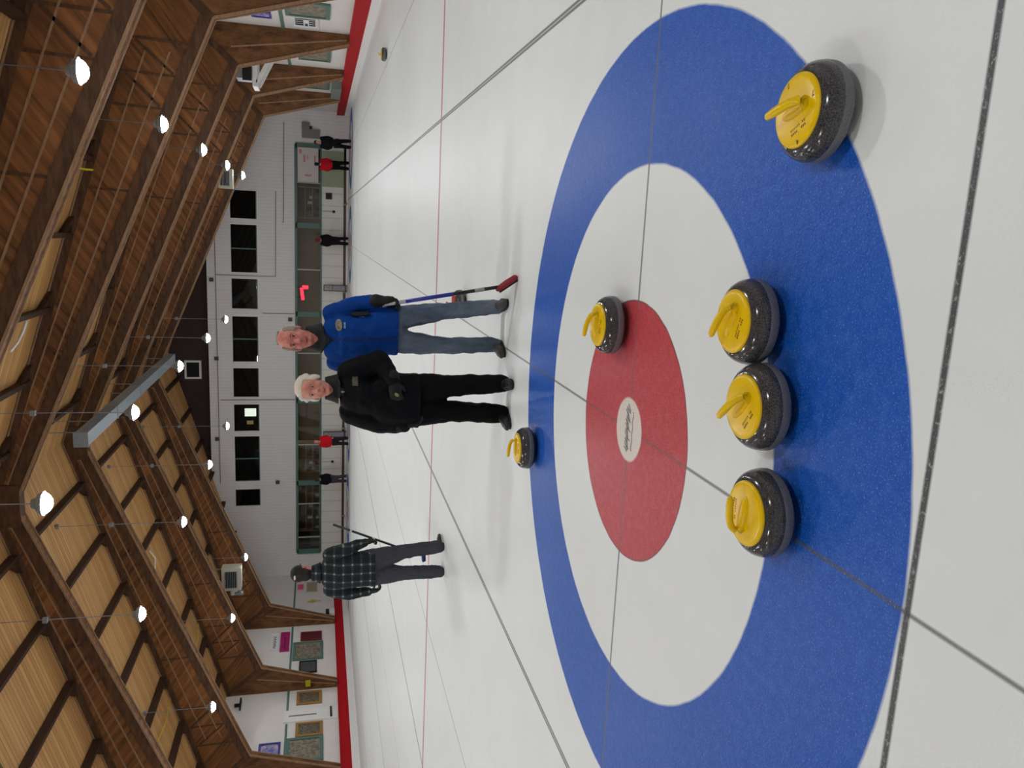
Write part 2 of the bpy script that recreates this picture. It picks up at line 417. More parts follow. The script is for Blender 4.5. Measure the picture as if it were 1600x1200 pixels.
# gable above is set back and dark
struct(MB().b2((WL-0.2, YB+0.5, 6.3), (WR+0.2, YB+0.62, 9.2)), 'wall_gable', GABLE, 'dark brown gable above the far siding')
struct(MB().b2((WL, YB, 6.78), (WR, YB+0.5, 6.82)), 'trim_7', SIDING, 'white ledge on top of the far siding')
vent = MB(); vent.b2((-7.15, YB+0.44, 7.25), (-6.2, YB+0.5, 8.05)); vb = struct(vent, 'window_1', WHITE, 'small white framed vent window in the dark gable')
MB().b2((-7.05, YB+0.42, 7.35), (-6.3, YB+0.45, 7.95)).build('pane', DARKROOM, vb)
# rooms behind the glass
struct(MB().b2((WL, YB+2.5, 0), (WR, YB+2.6, 3.2)), 'wall_lobby', BROWNIN, 'brown lobby wall seen through the viewing windows')
struct(MB().b2((WL, YB+0.12, 2.75), (WR, YB+2.6, 2.85)), 'trim_8', BROWNIN, 'lobby ceiling behind the viewing windows')
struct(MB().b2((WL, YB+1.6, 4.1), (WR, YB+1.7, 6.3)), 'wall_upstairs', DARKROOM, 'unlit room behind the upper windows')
# upper windows
nwin = 2
for i, (a, b) in enumerate(UW):
    mb = MB(); y = YB-0.02; t = 0.05
    mb.b2((a-t, y, UZ0-t), (a, y+0.1, UZ1+t)); mb.b2((b, y, UZ0-t), (b+t, y+0.1, UZ1+t))
    mb.b2((a, y, UZ1), (b, y+0.1, UZ1+t)); mb.b2((a, y, UZ0-t), (b, y+0.1, UZ0))
    o = struct(mb, 'window_%d' % nwin, WHITE, 'dark upper window number %d from the right in the far wall' % (i+1)); nwin += 1
    MB().b2((a, YB+0.05, UZ0), (b, YB+0.06, UZ1)).build('pane', GLASS, o)
    g = MB(); g.b2((a, YB+0.02, UZ0), (b, YB+0.05, UZ0+0.05))
    if b-a > 2:
        m = (a+b)/2; g.b2((m-0.03, YB+0.02, UZ0), (m+0.03, YB+0.05, UZ1))
    g.build('mullion', GREEN, o)
scr = MB().b2((-9.40, YB+1.55, 4.70), (-8.98, YB+1.6, 5.28)).build('display_screen', plain('lit_screen', (220, 225, 215), emit=((225, 232, 215), 1.3)))
tag(scr, 'small lit white screen glowing behind the sixth upper window', 'screen')
bl = MB().b2((-9.85, YB+1.57, 4.85), (-9.65, YB+1.6, 5.18)).build('wall_poster', plain('warm_glow', (170, 150, 110), emit=((170, 140, 90), 0.35)))  # lit look comes from emission in the poster's material; no lamp shines on it
tag(bl, 'small poster with a warm glow of its own beside the lit screen upstairs', 'poster')
# lower window band, one window per bay between green posts
mb = MB(); y = YB-0.08
mb.b2((LB0, y, LZ1-0.07), (LB1, y+0.14, LZ1+0.05)); mb.b2((LB0, y, LZ0-0.05), (LB1, y+0.14, LZ0+0.03))
posts = [4.66, 0.80, -3.66, -8.2, -12.7, -16.6]
for px in posts: mb.b2((px-0.13, y, LZ0), (px+0.13, y+0.14, LZ1))
band = struct(mb, 'window_%d' % nwin, GREEN, 'long green framed viewing window band in the far wall')
for a, b in zip(posts, posts[1:]): MB().b2((b+0.13, YB+0.03, LZ0), (a-0.13, YB+0.04, LZ1)).build('pane', GLASS, band)
mb = MB()
for px in (2.9, -1.4, -5.7, -10.6, -13.9, -15.8): mb.b2((px-0.03, YB-0.01, LZ0), (px+0.03, YB+0.06, LZ1))
mb.build('mullion', plain('pale_mullion', (170, 170, 160), 0.5), band)
lob = bpy.data.lights.new('lobby_light', 'AREA'); lob.energy = 42; lob.size = 16; lob.size_y = 0.6; lob.shape = 'RECTANGLE'; lob.color = (1, 0.9, 0.75)
lo = bpy.data.objects.new('lobby_light', lob); COL.objects.link(lo); lo.location = (-6, YB+1.3, 2.7)

# ------------------------------------------------------------------ roof frames
def roof_frame(y, label):
    f = thing('roof_frame', (RX, y, 0), label, 'roof beam', 'dark plywood roof frames')
    for s in (-1, 1):
        P = lambda d, z: (s*d, z)
        zb = lambda d: 8.22-0.4155*d
        K = 11.0; hw = 0.09
        base = 0.56 if s > 0 else 0.66
        r = MB(); r.prism([P(0, 8.22), P(0, 8.76), P(12.14, ztop(12.14)-0.02), P(K, zb(K))], -hw, hw); rf = r.build('rafter', PLY, f)
        c = MB(); c.prism([P(11.86, base+0.02), P(12.14, base+0.02), P(12.14, ztop(12.14)-0.02), P(K, zb(K))], -hw, hw)
        c.build('column', COLW, f)
        ch = MB(); off = 0.15
        ch.strip(P(0.0, 8.22+off), P(K, zb(K)+off), 0.27, -hw-0.03, hw+0.03)
        ch.strip(P(0.0, 8.76-0.1), P(12.1, ztop(12.1)-0.12), 0.16, -hw-0.025, hw+0.025)
        ch.build('chord', CHORD, rf)
        bt = MB()
        [bt.strip(P(0.0, 8.22), P(K, zb(K)), 0.05, u*(hw+0.035), u*(hw+0.055)) for u in (-1, 1)]
        for t in (0.36, 0.66):
            a = (0.3, 8.22*(1-t)+8.76*t); q = 10.2; bt.strip(P(*a), P(q, zb(q)*(1-t)+ztop(q)*t), 0.035, -hw-0.02, hw+0.02)
        bt.strip(P(0.0, 8.76), P(12.1, ztop(12.1)-0.01), 0.035, -hw-0.035, hw+0.035)
        bt.build('batten', LIGHTWOOD, rf)
        st = MB()
        for q in (3.6, 7.2, 9.0, 9.7, 10.4):
            st.strip(P(q, zb(q)+0.1), P(q+0.05, ztop(q)-0.1), 0.05, -hw-0.018, hw+0.018)
        st.strip(P(K, zb(K)+0.05), P(12.05, ztop(12.05)-0.1), 0.16, -hw-0.028, hw+0.028)
        st.strip(P(9.05, zb(9.05)+0.35), P(9.7, ztop(9.7)-0.3), 0.06, -hw-0.02, hw+0.02)
        st.strip(P(9.75, zb(9.75)+0.35), P(10.4, ztop(10.4)-0.3), 0.06, -hw-0.02, hw+0.02)
        st.build('stiffener', CHORD, rf)
        e = MB(); [e.strip(P(K, zb(K)), P(11.86, base+0.02), 0.06, u*hw, u*(hw+0.03)) for u in (-1, 1)]
        e.strip(P(K+0.5, zb(K)+0.2), P(11.98, base+0.1), 0.04, -hw-0.015, hw+0.015)
        e.build('edge_board', LIGHTWOOD, f)
    g = MB(); g.prism([(-0.5, 8.1), (0.5, 8.1), (0.5, 8.55), (0, 8.7), (-0.5, 8.55)], -0.16, 0.16); g.build('ridge_plate', CHORD, f)
    return f
for y, lb in ((5.2, 'dark plywood roof frame nearest overhead, above the near house'),
              (10.6, 'dark plywood roof frame crossing the upper left corner of the photo, first of the visible ones'),
              (16.0, 'dark plywood roof frame whose column stands right of the sponsor board'),
              (21.45, 'dark plywood roof frame whose right column is the widest fully visible one'),
              (26.9, 'dark plywood roof frame whose right column stands behind the white bracket shelf'),
              (32.3, 'dark plywood roof frame farthest away, next to the end wall')):
    roof_frame(y, lb)

# ------------------------------------------------------------------ lamps
LENS = plain('lamp_lens', (255, 255, 255), emit=((246, 250, 255), LAMP_POWER))
def make_lamp():
    r = thing('high_bay_lamp', (0, 0, 0), 'x', 'lamp', 'white high bay lamps hung in rows')
    MB().lathe([(0.02, 0.16), (0.06, 0.155), (0.08, 0.10), (0.14, 0.07), (0.17, 0.0), (0.16, 0.0)], n=20).build('housing', STEEL, r, smooth=False)
    MB().lathe([(0.02, -0.100), (0.07, -0.09), (0.11, -0.062), (0.137, -0.03), (0.145, 0.004)], n=20).build('lens', LENS, r)
    return r
lamp0 = make_lamp(); first = True
ROWS = [(2.62, 4.33, 'row over the right sheet'), (-3.02, 5.06, 'second row from the right'), (-7.42, 5.10, 'third row from the right'), (-13.2, 4.47, 'leftmost row')]
BAYS = [-2.95, 2.5, 7.95, 13.35, 18.75, 24.2, 29.6]
ordn = ['behind the camera', 'over the near house', 'nearest in view', 'second in view', 'third in view', 'fourth in view', 'farthest']
for x, z, rn in ROWS:
    for i, y in enumerate(BAYS):
        o = lamp0 if first else copy_tree(lamp0); first = False
        o.location = (x, y, z); o['label'] = 'white hanging high bay lamp, %s of the %s' % (ordn[i], rn)
        d = abs(x-RX); zc = ztop(d)
        cb = MB().tube([(0, 0, 0.15), (0.004, 0.01, (zc-z)*0.5), (0, 0, zc-z+0.02)], 0.009, 6)
        cb.b2((-0.05, -0.05, zc-z-0.06), (0.05, 0.05, zc-z+0.03)); cb.build('cord', STEEL, o)

# ------------------------------------------------------------------ curling stones
def make_stone(cover, name='curling_stone'):
    r = thing(name, (0, 0, 0), 'x', 'curling stone', 'curling stones on the ice')
    q_ = 0.965
    prof = [(0.058, 0.0), (0.064, 0.0), (0.075, 0.006), (0.105, 0.012), (0.130, 0.022), (0.1415, 0.032), (0.1448, 0.039), (0.1450, 0.0400), (0.1450, 0.064), (0.1440, 0.074), (0.139, 0.088), (0.130, 0.101), (0.117, 0.111), (0.10, 0.116), (0.02, 0.117)]
    m = MB(); m.lathe([(a*q_, b) for a, b in prof], n=64)
    m.build('granite_body', GRAN, r, smooth=True)
    b = MB(); b.rings([[(q*q_*math.cos(2*PI*i/64), q*q_*math.sin(2*PI*i/64), z) for i in range(64)] for q, z in ((0.1446, 0.037), (0.1460, 0.040), (0.1460, 0.062), (0.1446, 0.065))], cap=False)
    b.build('striking_band', BAND, r, smooth=True)
    c = MB(); c.lathe([(0.104, 0.110), (0.104, 0.117), (0.101, 0.121), (0.088, 0.1235), (0.05, 0.125), (0.003, 0.1255)], n=56)
    cv = c.build('cover', cover, r, smooth=True)
    mnt = MB(); mnt.loft([((-0.004, 0, 0.118), 0.068, 0.024), ((-0.006, 0, 0.128), 0.062, 0.020), ((-0.01, 0, 0.134), 0.05, 0.014), ((-0.012, 0, 0.136), 0.03, 0.006)], 28)
    mnt.build('mount', cover, cv, smooth=True)
    # gooseneck handle: rises from the rear of the mount, runs forward over the stone
    pts = [(-0.046, 0, 0.120), (-0.056, 0, 0.134), (-0.056, 0, 0.148), (-0.045, 0, 0.160), (-0.026, 0, 0.168), (-0.005, 0, 0.173), (0.025, 0, 0.177), (0.052, 0, 0.179), (0.060, 0, 0.179)]
    h = MB(); h.tube(pts, [0.021, 0.016, 0.0135, 0.013, 0.013, 0.0135, 0.0135, 0.0115, 0.005], 14, 0.85)
    h.build('handle', cover, r, smooth=True)
    return r
ST0 = make_stone(YEL)
R_ = math.radians
spots = [((1.266, -1.300), R_(108), 'yellow handled granite stone alone at the right, half on the blue ring', True),
         ((0.640, -1.066), R_(155), 'yellow handled granite stone touching another, the right one of the touching pair', False),
         ((0.381, -1.182), R_(137), 'yellow handled granite stone touching another, the left one of the touching pair', False),
         ((0.053, -1.262), R_(-6), 'yellow handled granite stone on the blue ring left of the touching pair', False),
         ((0.473, 0.201), R_(168), 'yellow handled granite stone on the edge of the red ring', False),
         ((-0.544, 1.609), R_(185), 'yellow handled granite stone at the back of the blue ring by the woman', False),
         ((4.578, 14.83), R_(60), 'small distant yellow handled stone near the right side boards', None)]
for i, ((x, y), a, lb, fl) in enumerate(spots):
    o = ST0 if i == 0 else copy_tree(ST0)
    o.location = (x, y, 0.001); o.rotation_euler.z = a; o['label'] = lb
STONES = [o for o in list(COL.objects) if o.get('category') == 'curling stone']
for o, (pp, a, lb, fl) in zip(STONES, spots):
    if fl is None: continue
    cv = [c for c in o.children if c.name.startswith('cover')][0]
    e = -a
    m = MB(); Rm = Matrix.Rotation(0.12, 3, 'Z')
    nrow = 2 if fl else 1
    for row in range(2):
        for i in range(9):
            if (i in (3, 4) and row == 0) or (i == 2 and row == 1): continue
            for sx, sy, w, h in ((0, 0, 0.0013, 0.007), (0.0025, 0.002, 0.003, 0.0014), (0.0025, -0.002, 0.003, 0.0014)):
                p = Rm @ Vector((-0.034+0.0078*i+sx, 0.062-0.0125*row+sy, 0)); m.box((p.x, p.y, 0.1248), (w, h, 0.0012), Rm)
    m.build('print', MARK, cv)
    if fl:
        for s_, q in (('4', (0.012, 0.090)), ('7', (0.012, -0.086)), ('7', (-0.084, 0.0))):
            p = Rm @ Vector((q[0], q[1], 0)); text_mesh(s_, 0.022, MARK, 'numeral', cv, (p.x, p.y, 0.1232), (0, 0, 0.12), 0.001)
rs = make_stone(REDPL); rs.location = (0.17, 4.40, 0.001); rs.rotation_euler.z = 1.5; rs['label'] = 'red handled granite stone behind the man in the blue jacket'

# ------------------------------------------------------------------ people
def person(name_label, loc, J, M_, face=-1, vox=0.009, detail=True, jacket_len=None, smile=False, hairstyle='short'):
    """J: joints relative to loc in metres (x right, y depth, z up); face=-1 looks to the camera"""
    root = thing('person', loc, name_label, 'person')
    V = Vector; F = face
    hd, nk = V(J['head']), V(J['neck']); hs = J.get('hs', 1.0)
    shL, shR, hipL, hipR = V(J['shL']), V(J['shR']), V(J['hipL']), V(J['hipR'])
    chest, waist, pel = V(J['chest']), V(J['waist']), V(J['pelvis'])
    g = J.get('girth', 1.0)
    # body, one continuous surface
    H = lambda x, y, z: hd+V((x, F*y, z))*hs
    b = MB()
    b.ball(H(0, 0, 0.025), (0.078*hs, 0.098*hs, 0.100*hs), 20, 14)                 # skull
    b.loft([(H(0, 0.030, -0.125), 0.030*hs, 0.030*hs), (H(0, 0.030, -0.105), 0.045*hs, 0.048*hs), (H(0, 0.022, -0.065), 0.062*hs, 0.066*hs), (H(0, 0.015, -0.01), 0.072*hs, 0.078*hs), (H(0, 0, 0.05), 0.07*hs, 0.085*hs)], 18)
    if detail:
        b.loft([(H(0, 0.088, 0.018), 0.008*hs, 0.008*hs), (H(0, 0.100, -0.010), 0.011*hs, 0.013*hs), (H(0, 0.108, -0.030), 0.017*hs, 0.017*hs), (H(0, 0.092, -0.042), 0.014*hs, 0.012*hs)], 10)  # nose
        for s in (-1, 1):
            b.ball(H(s*0.080, -0.005, -0.012), (0.011*hs, 0.019*hs, 0.030*hs))              # ear
            b.ball(H(s*0.042, 0.060, -0.038), (0.024*hs, 0.022*hs, 0.022*hs))               # cheek
        b.ball(H(0, 0.066, 0.036), (0.050*hs, 0.020*hs, 0.010*hs))                           # brow
        b.ball(H(0, 0.076, -0.078), (0.024*hs, 0.014*hs, 0.007*hs)); b.ball(H(0, 0.072, -0.104), (0.022*hs, 0.018*hs, 0.016*hs))
    b.limb([hd+V((0, 0.01, -0.07)), nk], [0.056*hs, 0.062*hs])
    b.loft([(nk+V((0, 0, 0.02)), 0.055, 0.055), (nk+V((0, 0, -0.05)), 0.055, 0.052), (V(((shL.x+shR.x)/2, chest.y, min(shL.z, shR.z)-0.05)), 0.105*g, 0.06), (chest, 0.135*g, 0.09*g), (waist, 0.135*g, 0.10*g), (pel, 0.155*g, 0.11*g), (pel+V((0, 0, -0.08)), 0.13*g, 0.10*g)], 20)
    for s in ('L', 'R'):
        sh, el, wr = V(J['sh'+s]), V(J['el'+s]), V(J['wr'+s]); hp, kn, an = V(J['hip'+s]), V(J['kn'+s]), V(J['an'+s])
        b.limb([sh, sh.lerp(el, 0.5), el, el.lerp(wr, 0.4), wr], [0.042, 0.040, 0.036, 0.034, 0.027])
        b.limb([hp, hp.lerp(kn, 0.5), kn, kn.lerp(an, 0.35), an], [0.085*g, 0.072*g, 0.050, 0.046, 0.028])
        toe = V(J['toe'+s]); b.limb([an+V((0, 0, -0.035)), an.lerp(toe, 0.75)+V((0, 0, 0.0))], [0.024, 0.016])
        # hand: palm, four fingers curled, thumb
        hdir = V(J.get('hand'+s, (0, 0, -1))).normalized(); pn = V(J.get('palm'+s, (0, F, 0))).normalized()
        side = hdir.cross(pn).normalized()*(1 if s == 'L' else -1)
        pc = wr+hdir*0.045
        b.loft([(wr, 0.024, 0.018, side, pn), (pc, 0.040, 0.016, side, pn), (wr+hdir*0.085, 0.040, 0.014, side, pn)], 12)
        for q, ln in enumerate((0.056, 0.064, 0.060, 0.047)):
            a0 = wr+hdir*0.082+side*(0.030-0.020*q); curl = J.get('curl', 0.6)
            a1 = a0+(hdir+pn*curl*0.5).normalized()*ln*0.45; a2 = a1+(hdir*(1-curl*0.5)+pn*curl).normalized()*ln*0.32; a3 = a2+(hdir*(0.6-curl)+pn).normalized()*ln*0.26
            b.limb([a0, a1, a2, a3], [0.0080, 0.0078, 0.0070, 0.0060], 8)
        t0 = wr+hdir*0.03+side*0.030; b.limb([t0, t0+(side*0.6+hdir*0.7+pn*0.3).normalized()*0.040, t0+(side*0.3+hdir*0.8+pn*0.9).normalized()*0.056], [0.009, 0.008, 0.006], 8)
    b.build('body', M_['skin'], root, remesh=vox*0.62 if detail else vox, sm=2)
    # trousers
    t = MB()
    t.loft([(pel+V((0, 0, 0.10)), 0.155*g, 0.115*g), (pel, 0.172*g, 0.128*g), (pel+V((0, 0, -0.09)), 0.165*g, 0.125*g)], 24)
    tl = J.get('leg_r', 1.0)
    for s in ('L', 'R'):
        hp, kn, an = V(J['hip'+s]), V(J['kn'+s]), V(J['an'+s])
        t.limb([hp+V((0, 0, -0.02)), hp.lerp(kn, 0.5), kn, kn.lerp(an, 0.5), an+V((0, 0, 0.00)), an+V((0, -0.01, -0.035))], [0.098*g*tl, 0.084*g*tl, 0.068*tl, 0.066*tl, 0.062*tl, 0.056*tl])
    to = t.build('trousers', M_['trousers'], root, remesh=vox*1.2, sm=4)
    # jacket
    k = MB(); jl = jacket_len if jacket_len else pel.z-0.06
    shm = V(((shL.x+shR.x)/2, chest.y, (shL.z+shR.z)/2)); hw = abs(shL.x-shR.x)/2
    k.loft([(nk+V((0, 0.016, -0.055)), 0.066, 0.050), (nk+V((0, 0.010, -0.060)), 0.094, 0.074), (shm.lerp(nk, 0.50), hw*0.70, 0.085*g), (shm.lerp(nk, 0.22), hw*0.93, 0.100*g), (shm+V((0, 0, -0.04)), hw*1.05, 0.118*g), (chest, hw*0.98, 0.140*g), (chest.lerp(waist, 0.55), hw*0.95, 0.140*g), (waist, 0.182*g, 0.140*g), (pel, 0.192*g, 0.146*g), (V((pel.x, pel.y, jl)), 0.198*g, 0.150*g)], 28, 2.3)
    for s in ('L', 'R'):
        sh, el, wr = V(J['sh'+s]), V(J['el'+s]), V(J['wr'+s]); ar = J.get('arm_r', 1.0)
        e2 = el.lerp(wr, 0.93)
        k.limb([sh, sh.lerp(el, 0.5), el, el.lerp(wr, 0.5), e2], [0.074*ar, 0.070*ar, 0.064*ar, 0.056*ar, 0.045*ar])
    jo = k.build('jacket', M_['jacket'], root, remesh=vox*1.1, sm=3)
    if detail:
        tx = bpy.data.textures.new('folds', 'CLOUDS'); tx.noise_scale = 0.09
        for o_ in (jo, to):
            dm = o_.modifiers.new('folds', 'DISPLACE'); dm.texture = tx; dm.strength = 0.022; dm.mid_level = 0.5; dm.texture_coords = 'GLOBAL'
    # shoes
    for s in ('L', 'R'):
        an, toe = V(J['an'+s]), V(J['toe'+s]); d = (toe-an); d.z = 0; d.normalize(); sd = V((-d.y, d.x, 0))
        q = MB(); heel = V((an.x, an.y, 0))-d*0.055; tp = V((toe.x, toe.y, 0))+d*0.025; c0 = lambda t_, z: heel.lerp(tp, t_)+V((0, 0, z))
        for t_, w, h in ((0.12, 0.036, 0.060), (0.3, 0.038, 0.070), (0.5, 0.042, 0.052), (0.72, 0.048, 0.040), (0.9, 0.038, 0.032)):
            q.ball(c0(t_, h*0.62+0.014), (w, w*1.25, h*0.75), R=Matrix((( sd.x, d.x, 0), (sd.y, d.y, 0), (0, 0, 1))))
        q.limb([c0(0.2, 0.06), an+V((0, 0, 0.03))], [0.044, 0.046])
        sh_ = q.build('shoe', M_['shoe'], root, remesh=0.007 if detail else vox, sm=3)
        so = MB(); ring0 = []
        for i in range(20):
            a = 2*PI*i/20; t_ = 0.5+0.5*math.cos(a); w = 0.043*(abs(math.sin(a))**0.7)*(1.0+0.18*(t_-0.5))
            ring0.append(heel.lerp(tp, t_*1.02)+sd*math.copysign(w, math.sin(a)))
        so.rings([[p+V((0, 0, 0.001)) for p in ring0], [p+V((0, 0, 0.020)) for p in ring0]]); so.build('sole', M_.get('sole', RUBBER), sh_)
    # face
    if detail and M_.get('face', True):
        for s in (-1, 1):
            e = MB().ball(H(s*0.031, 0.082, 0.008), (0.014*hs, 0.010*hs, 0.0075*hs)).build('eye', M_['eyewhite'], root, smooth=True)
            MB().ball(H(s*0.031, 0.0895, 0.008), (0.0065*hs, 0.004*hs, 0.0065*hs)).build('iris', M_['iris'], e, smooth=True)
            MB().tube([H(s*0.014, 0.092, 0.027), H(s*0.032, 0.091, 0.032), H(s*0.050, 0.080, 0.025)], [0.003, 0.0042, 0.0025], 8, 0.8).build('eyebrow', M_['brow'], root, smooth=True)
            MB().tube([H(s*0.018, 0.089, 0.014), H(s*0.032, 0.0905, 0.017), H(s*0.046, 0.083, 0.013)], [0.0022, 0.003, 0.002], 8, 0.8).build('eyelid', M_['brow'], root, smooth=True)
        sm_ = 0.006 if smile else 0.002
        MB().tube([H(-0.027, 0.086, -0.072+sm_), H(-0.012, 0.094, -0.076), H(0.012, 0.094, -0.076), H(0.027, 0.086, -0.072+sm_)], [0.003, 0.0055, 0.0055, 0.003], 8).build('lips', M_['lips'], root, smooth=True)
    return root, jo
def hair(root, hd, m, mode, F=-1, hs=1.0):
    V = Vector; hc_ = V(hd); hd = V((0, 0, 0)); b = MB()
    if mode == 'balding':      # thin fringe round the sides and back
        n = 26
        for i in range(n):
            a = -0.55+(PI+1.1)*i/(n-1); x = 0.078*math.cos(a); y = -F*0.092*math.sin(a)
            for z in (-0.02, 0.01, 0.04, 0.065):
                if z < 0 and (a < 0.1 or a > PI-0.1): continue
                f = 1-0.25*max(0, z-0.03)/0.07; b.ball(hd+V((x*f, y*f, z+0.01*math.sin(i*2.3))), (0.013, 0.013, 0.018), 8, 6)
        b.loft([(hd+V((0, -F*0.02, 0.112)), 0.058, 0.060), (hd+V((0, -F*0.02, 0.124)), 0.042, 0.045), (hd+V((0, -F*0.02, 0.130)), 0.02, 0.02)], 18)
    elif mode == 'full':       # full white swept hair
        b.ball(hd+V((0, -F*0.018, 0.045)), (0.100, 0.108, 0.100), 20, 14)
        for i in range(46):
            a = random.uniform(0, 2*PI); e = random.uniform(0.05, 1.4)
            x, y, z = math.cos(a)*math.cos(e), math.sin(a)*math.cos(e), math.sin(e)
            if y*F > 0.45 and z < 0.62: continue
            b.ball(hd+V((x*0.094, y*0.098-F*0.015, 0.040+z*0.088)), (0.022, 0.022, 0.018), 8, 6)
        for s in (-1, 1): b.ball(hd+V((s*0.086, -F*0.01, -0.005)), (0.018, 0.045, 0.045))
        cutter = None
    else:
        b.ball(hd+V((0, -F*0.010, 0.035)), (0.086, 0.104, 0.098), 20, 14); b.ball(hd+V((0, -F*0.045, -0.03)), (0.074, 0.058, 0.07)); b.ball(hd+V((0, -F*0.035, -0.085)), (0.058, 0.045, 0.05))
    if mode == 'full':
        # clear the face: push vertices in front of the forehead back
        for v in b.bm.verts:
            q = v.co-hd
            if q.y*F > 0.045 and q.z < 0.068: v.co.y = hd.y+F*0.035
    for v in b.bm.verts: v.co = hc_+v.co*hs
    return b.build('hair', m, root, remesh=0.006, sm=2)
def patch(root, jacket, cx, cz, y, w, h, m, name='badge', oval=False, parent=None):
    b = bmesh.new(); n = 10; g_ = [[None]*(n+1) for _ in range(n+1)]
    for i in range(n+1):
        for j in range(n+1):
            u, v = 2*i/n-1, 2*j/n-1
            if oval: u, v = u*math.sqrt(1-v*v/2), v*math.sqrt(1-u*u/2)
            g_[i][j] = b.verts.new((cx+u*w/2, y, cz+v*h/2))
    for i in range(n):
        for j in range(n): b.faces.new((g_[i][j], g_[i+1][j], g_[i+1][j+1], g_[i][j+1]))
    me = bpy.data.meshes.new(name); b.to_mesh(me); b.free(); me.materials.append(m)
    o = bpy.data.objects.new(name, me); COL.objects.link(o); o.parent = parent or jacket
    s = o.modifiers.new('wrap', 'SHRINKWRAP'); s.target = jacket; s.wrap_method = 'PROJECT'; s.use_project_y = True; s.use_negative_direction = True; s.use_positive_direction = True; s.offset = 0.004
    so = o.modifiers.new('thick', 'SOLIDIFY'); so.thickness = 0.002; so.offset = 1
    return o

SK1 = skin_material('ruddy_skin', (206, 138, 120), (190, 104, 94)); SK2 = skin_material('fair_skin', (212, 150, 128), (204, 126, 108))
EW = plain('eye_white', (200, 190, 184), 0.2); IR = plain('dark_iris', (48, 36, 30), 0.2)
LIP1 = plain('muted_lips', (150, 74, 70), 0.5); LIP2 = plain('rose_lips', (178, 78, 66), 0.5)
GREYH = plain('grey_hair', (150, 138, 124), 0.9, var=0.3, scale=60, bump=0.6); WHITEH = plain('white_hair', (224, 216, 200), 0.9, var=0.15, scale=60, bump=0.8)
BROWG = plain('grey_brown_brow', (128, 88, 72), 0.9)
BLUEJ = cloth('royal_blue_fleece', (4, 62, 140), 0.85); NAVYJ = cloth('black_navy_jacket', (5, 6, 11), 0.8); BLKT = cloth('black_trousers', (5, 5, 9), 0.9)
DENIM = denim_material(); PLAID = plaid_material(); CHAR = cloth('charcoal_trousers', (66, 68, 74), 0.9)
SHOE1 = plain('dark_grey_shoe', (66, 62, 64), 0.6, var=0.25); SHOEB = plain('black_shoe', (24, 25, 28), 0.45)

# --- man in blue jacket
L1 = (0.12, 2.68, 0)
J1 = dict(head=(-0.085, 0.0, 1.602), neck=(-0.078, 0.01, 1.462), shL=(0.105, 0.02, 1.335), shR=(-0.262, 0.03, 1.300), chest=(-0.075, 0.01, 1.27), waist=(-0.055, 0.01, 1.07), pelvis=(-0.01, 0.02, 0.90),
          elL=(0.190, 0.03, 1.140), wrL=(0.218, -0.045, 0.965), handL=(0.0, -0.12, -1), palmL=(-0.75, -0.65, 0), elR=(-0.35, 0.14, 1.14), wrR=(-0.42, 0.16, 0.95),
          hipL=(0.085, 0.02, 0.86), hipR=(-0.095, 0.02, 0.86), knL=(0.145, 0.0, 0.48), knR=(-0.125, 0.0, 0.48), anL=(0.190, 0.02, 0.085), anR=(-0.115, 0.03, 0.085),
          toeL=(0.235, -0.13, 0.02), toeR=(-0.165, -0.11, 0.02), girth=1.0, hs=1.08, curl=1.0)
p1, jk1 = person('man in a royal blue jacket and jeans holding a curling broom', L1, J1,
            dict(skin=SK1, trousers=DENIM, jacket=BLUEJ, shoe=SHOE1, eyewhite=EW, iris=IR, brow=BROWG, lips=LIP1))
hair(p1, J1['head'], GREYH, 'balding', hs=1.08)
# black collar, zip line, side stripe, badge, glove
b = MB(); nk = Vector(J1['neck'])
b.loft([(nk+Vector((0, -0.010, -0.055)), 0.118, 0.112), (nk+Vector((0, 0.015, 0.015)), 0.094, 0.090), (nk+Vector((0, 0.025, 0.066)), 0.088, 0.084)], 24)
for v in b.bm.verts:      # the collar opens in a V at the front
    q = v.co-nk
    if q.y < -0.03: v.co.z -= 0.095*(1-min(1, abs(q.x)/0.075))
b.build('collar', plain('black_collar', (16, 18, 20), 0.8), jk1, remesh=0.006, sm=2)
z = MB(); z.b2((-0.079, -0.02, 0.86), (-0.070, -0.012, 1.40)); 
bb = bmesh.new(); vs = []
for i in range(60):
    zz = 0.865+0.53*i/59; vs.append((bb.verts.new((-0.053-0.022*(zz-0.86)/0.54-0.004, -0.3, zz)), bb.verts.new((-0.053-0.022*(zz-0.86)/0.54+0.004, -0.3, zz))))
for a_, b_ in zip(vs, vs[1:]): bb.faces.new((a_[0], a_[1], b_[1], b_[0]))
z.bm.free()
me = bpy.data.meshes.new('zip'); bb.to_mesh(me); bb.free(); me.materials.append(plain('navy_zip', (4, 24, 66), 0.5))
zo = bpy.data.objects.new('zip', me); COL.objects.link(zo); zo.parent = jk1
sw = zo.modifiers.new('w', 'SHRINKWRAP'); sw.target = jk1; sw.wrap_method = 'PROJECT'; sw.use_project_y = True; sw.use_positive_direction = True; sw.use_negative_direction = True; sw.offset = 0.004
so = zo.modifiers.new('t', 'SOLIDIFY'); so.thickness = 0.003
bd = patch(p1, jk1, 0.035, 1.285, -0.25, 0.085, 0.05, plain('grey_gold_badge', (132, 124, 108), 0.6, var=0.5, scale=60), 'badge', True)
patch(p1, jk1, 0.035, 1.285, -0.26, 0.055, 0.018, plain('badge_centre', (92, 78, 40), 0.6, var=0.5, scale=80), 'badge_centre', False, bd)
patch(p1, jk1, 0.035, 1.243, -0.25, 0.045, 0.014, plain('pale_stitching', (120, 150, 186), 0.7, var=0.5, scale=90), 'stitched_text')
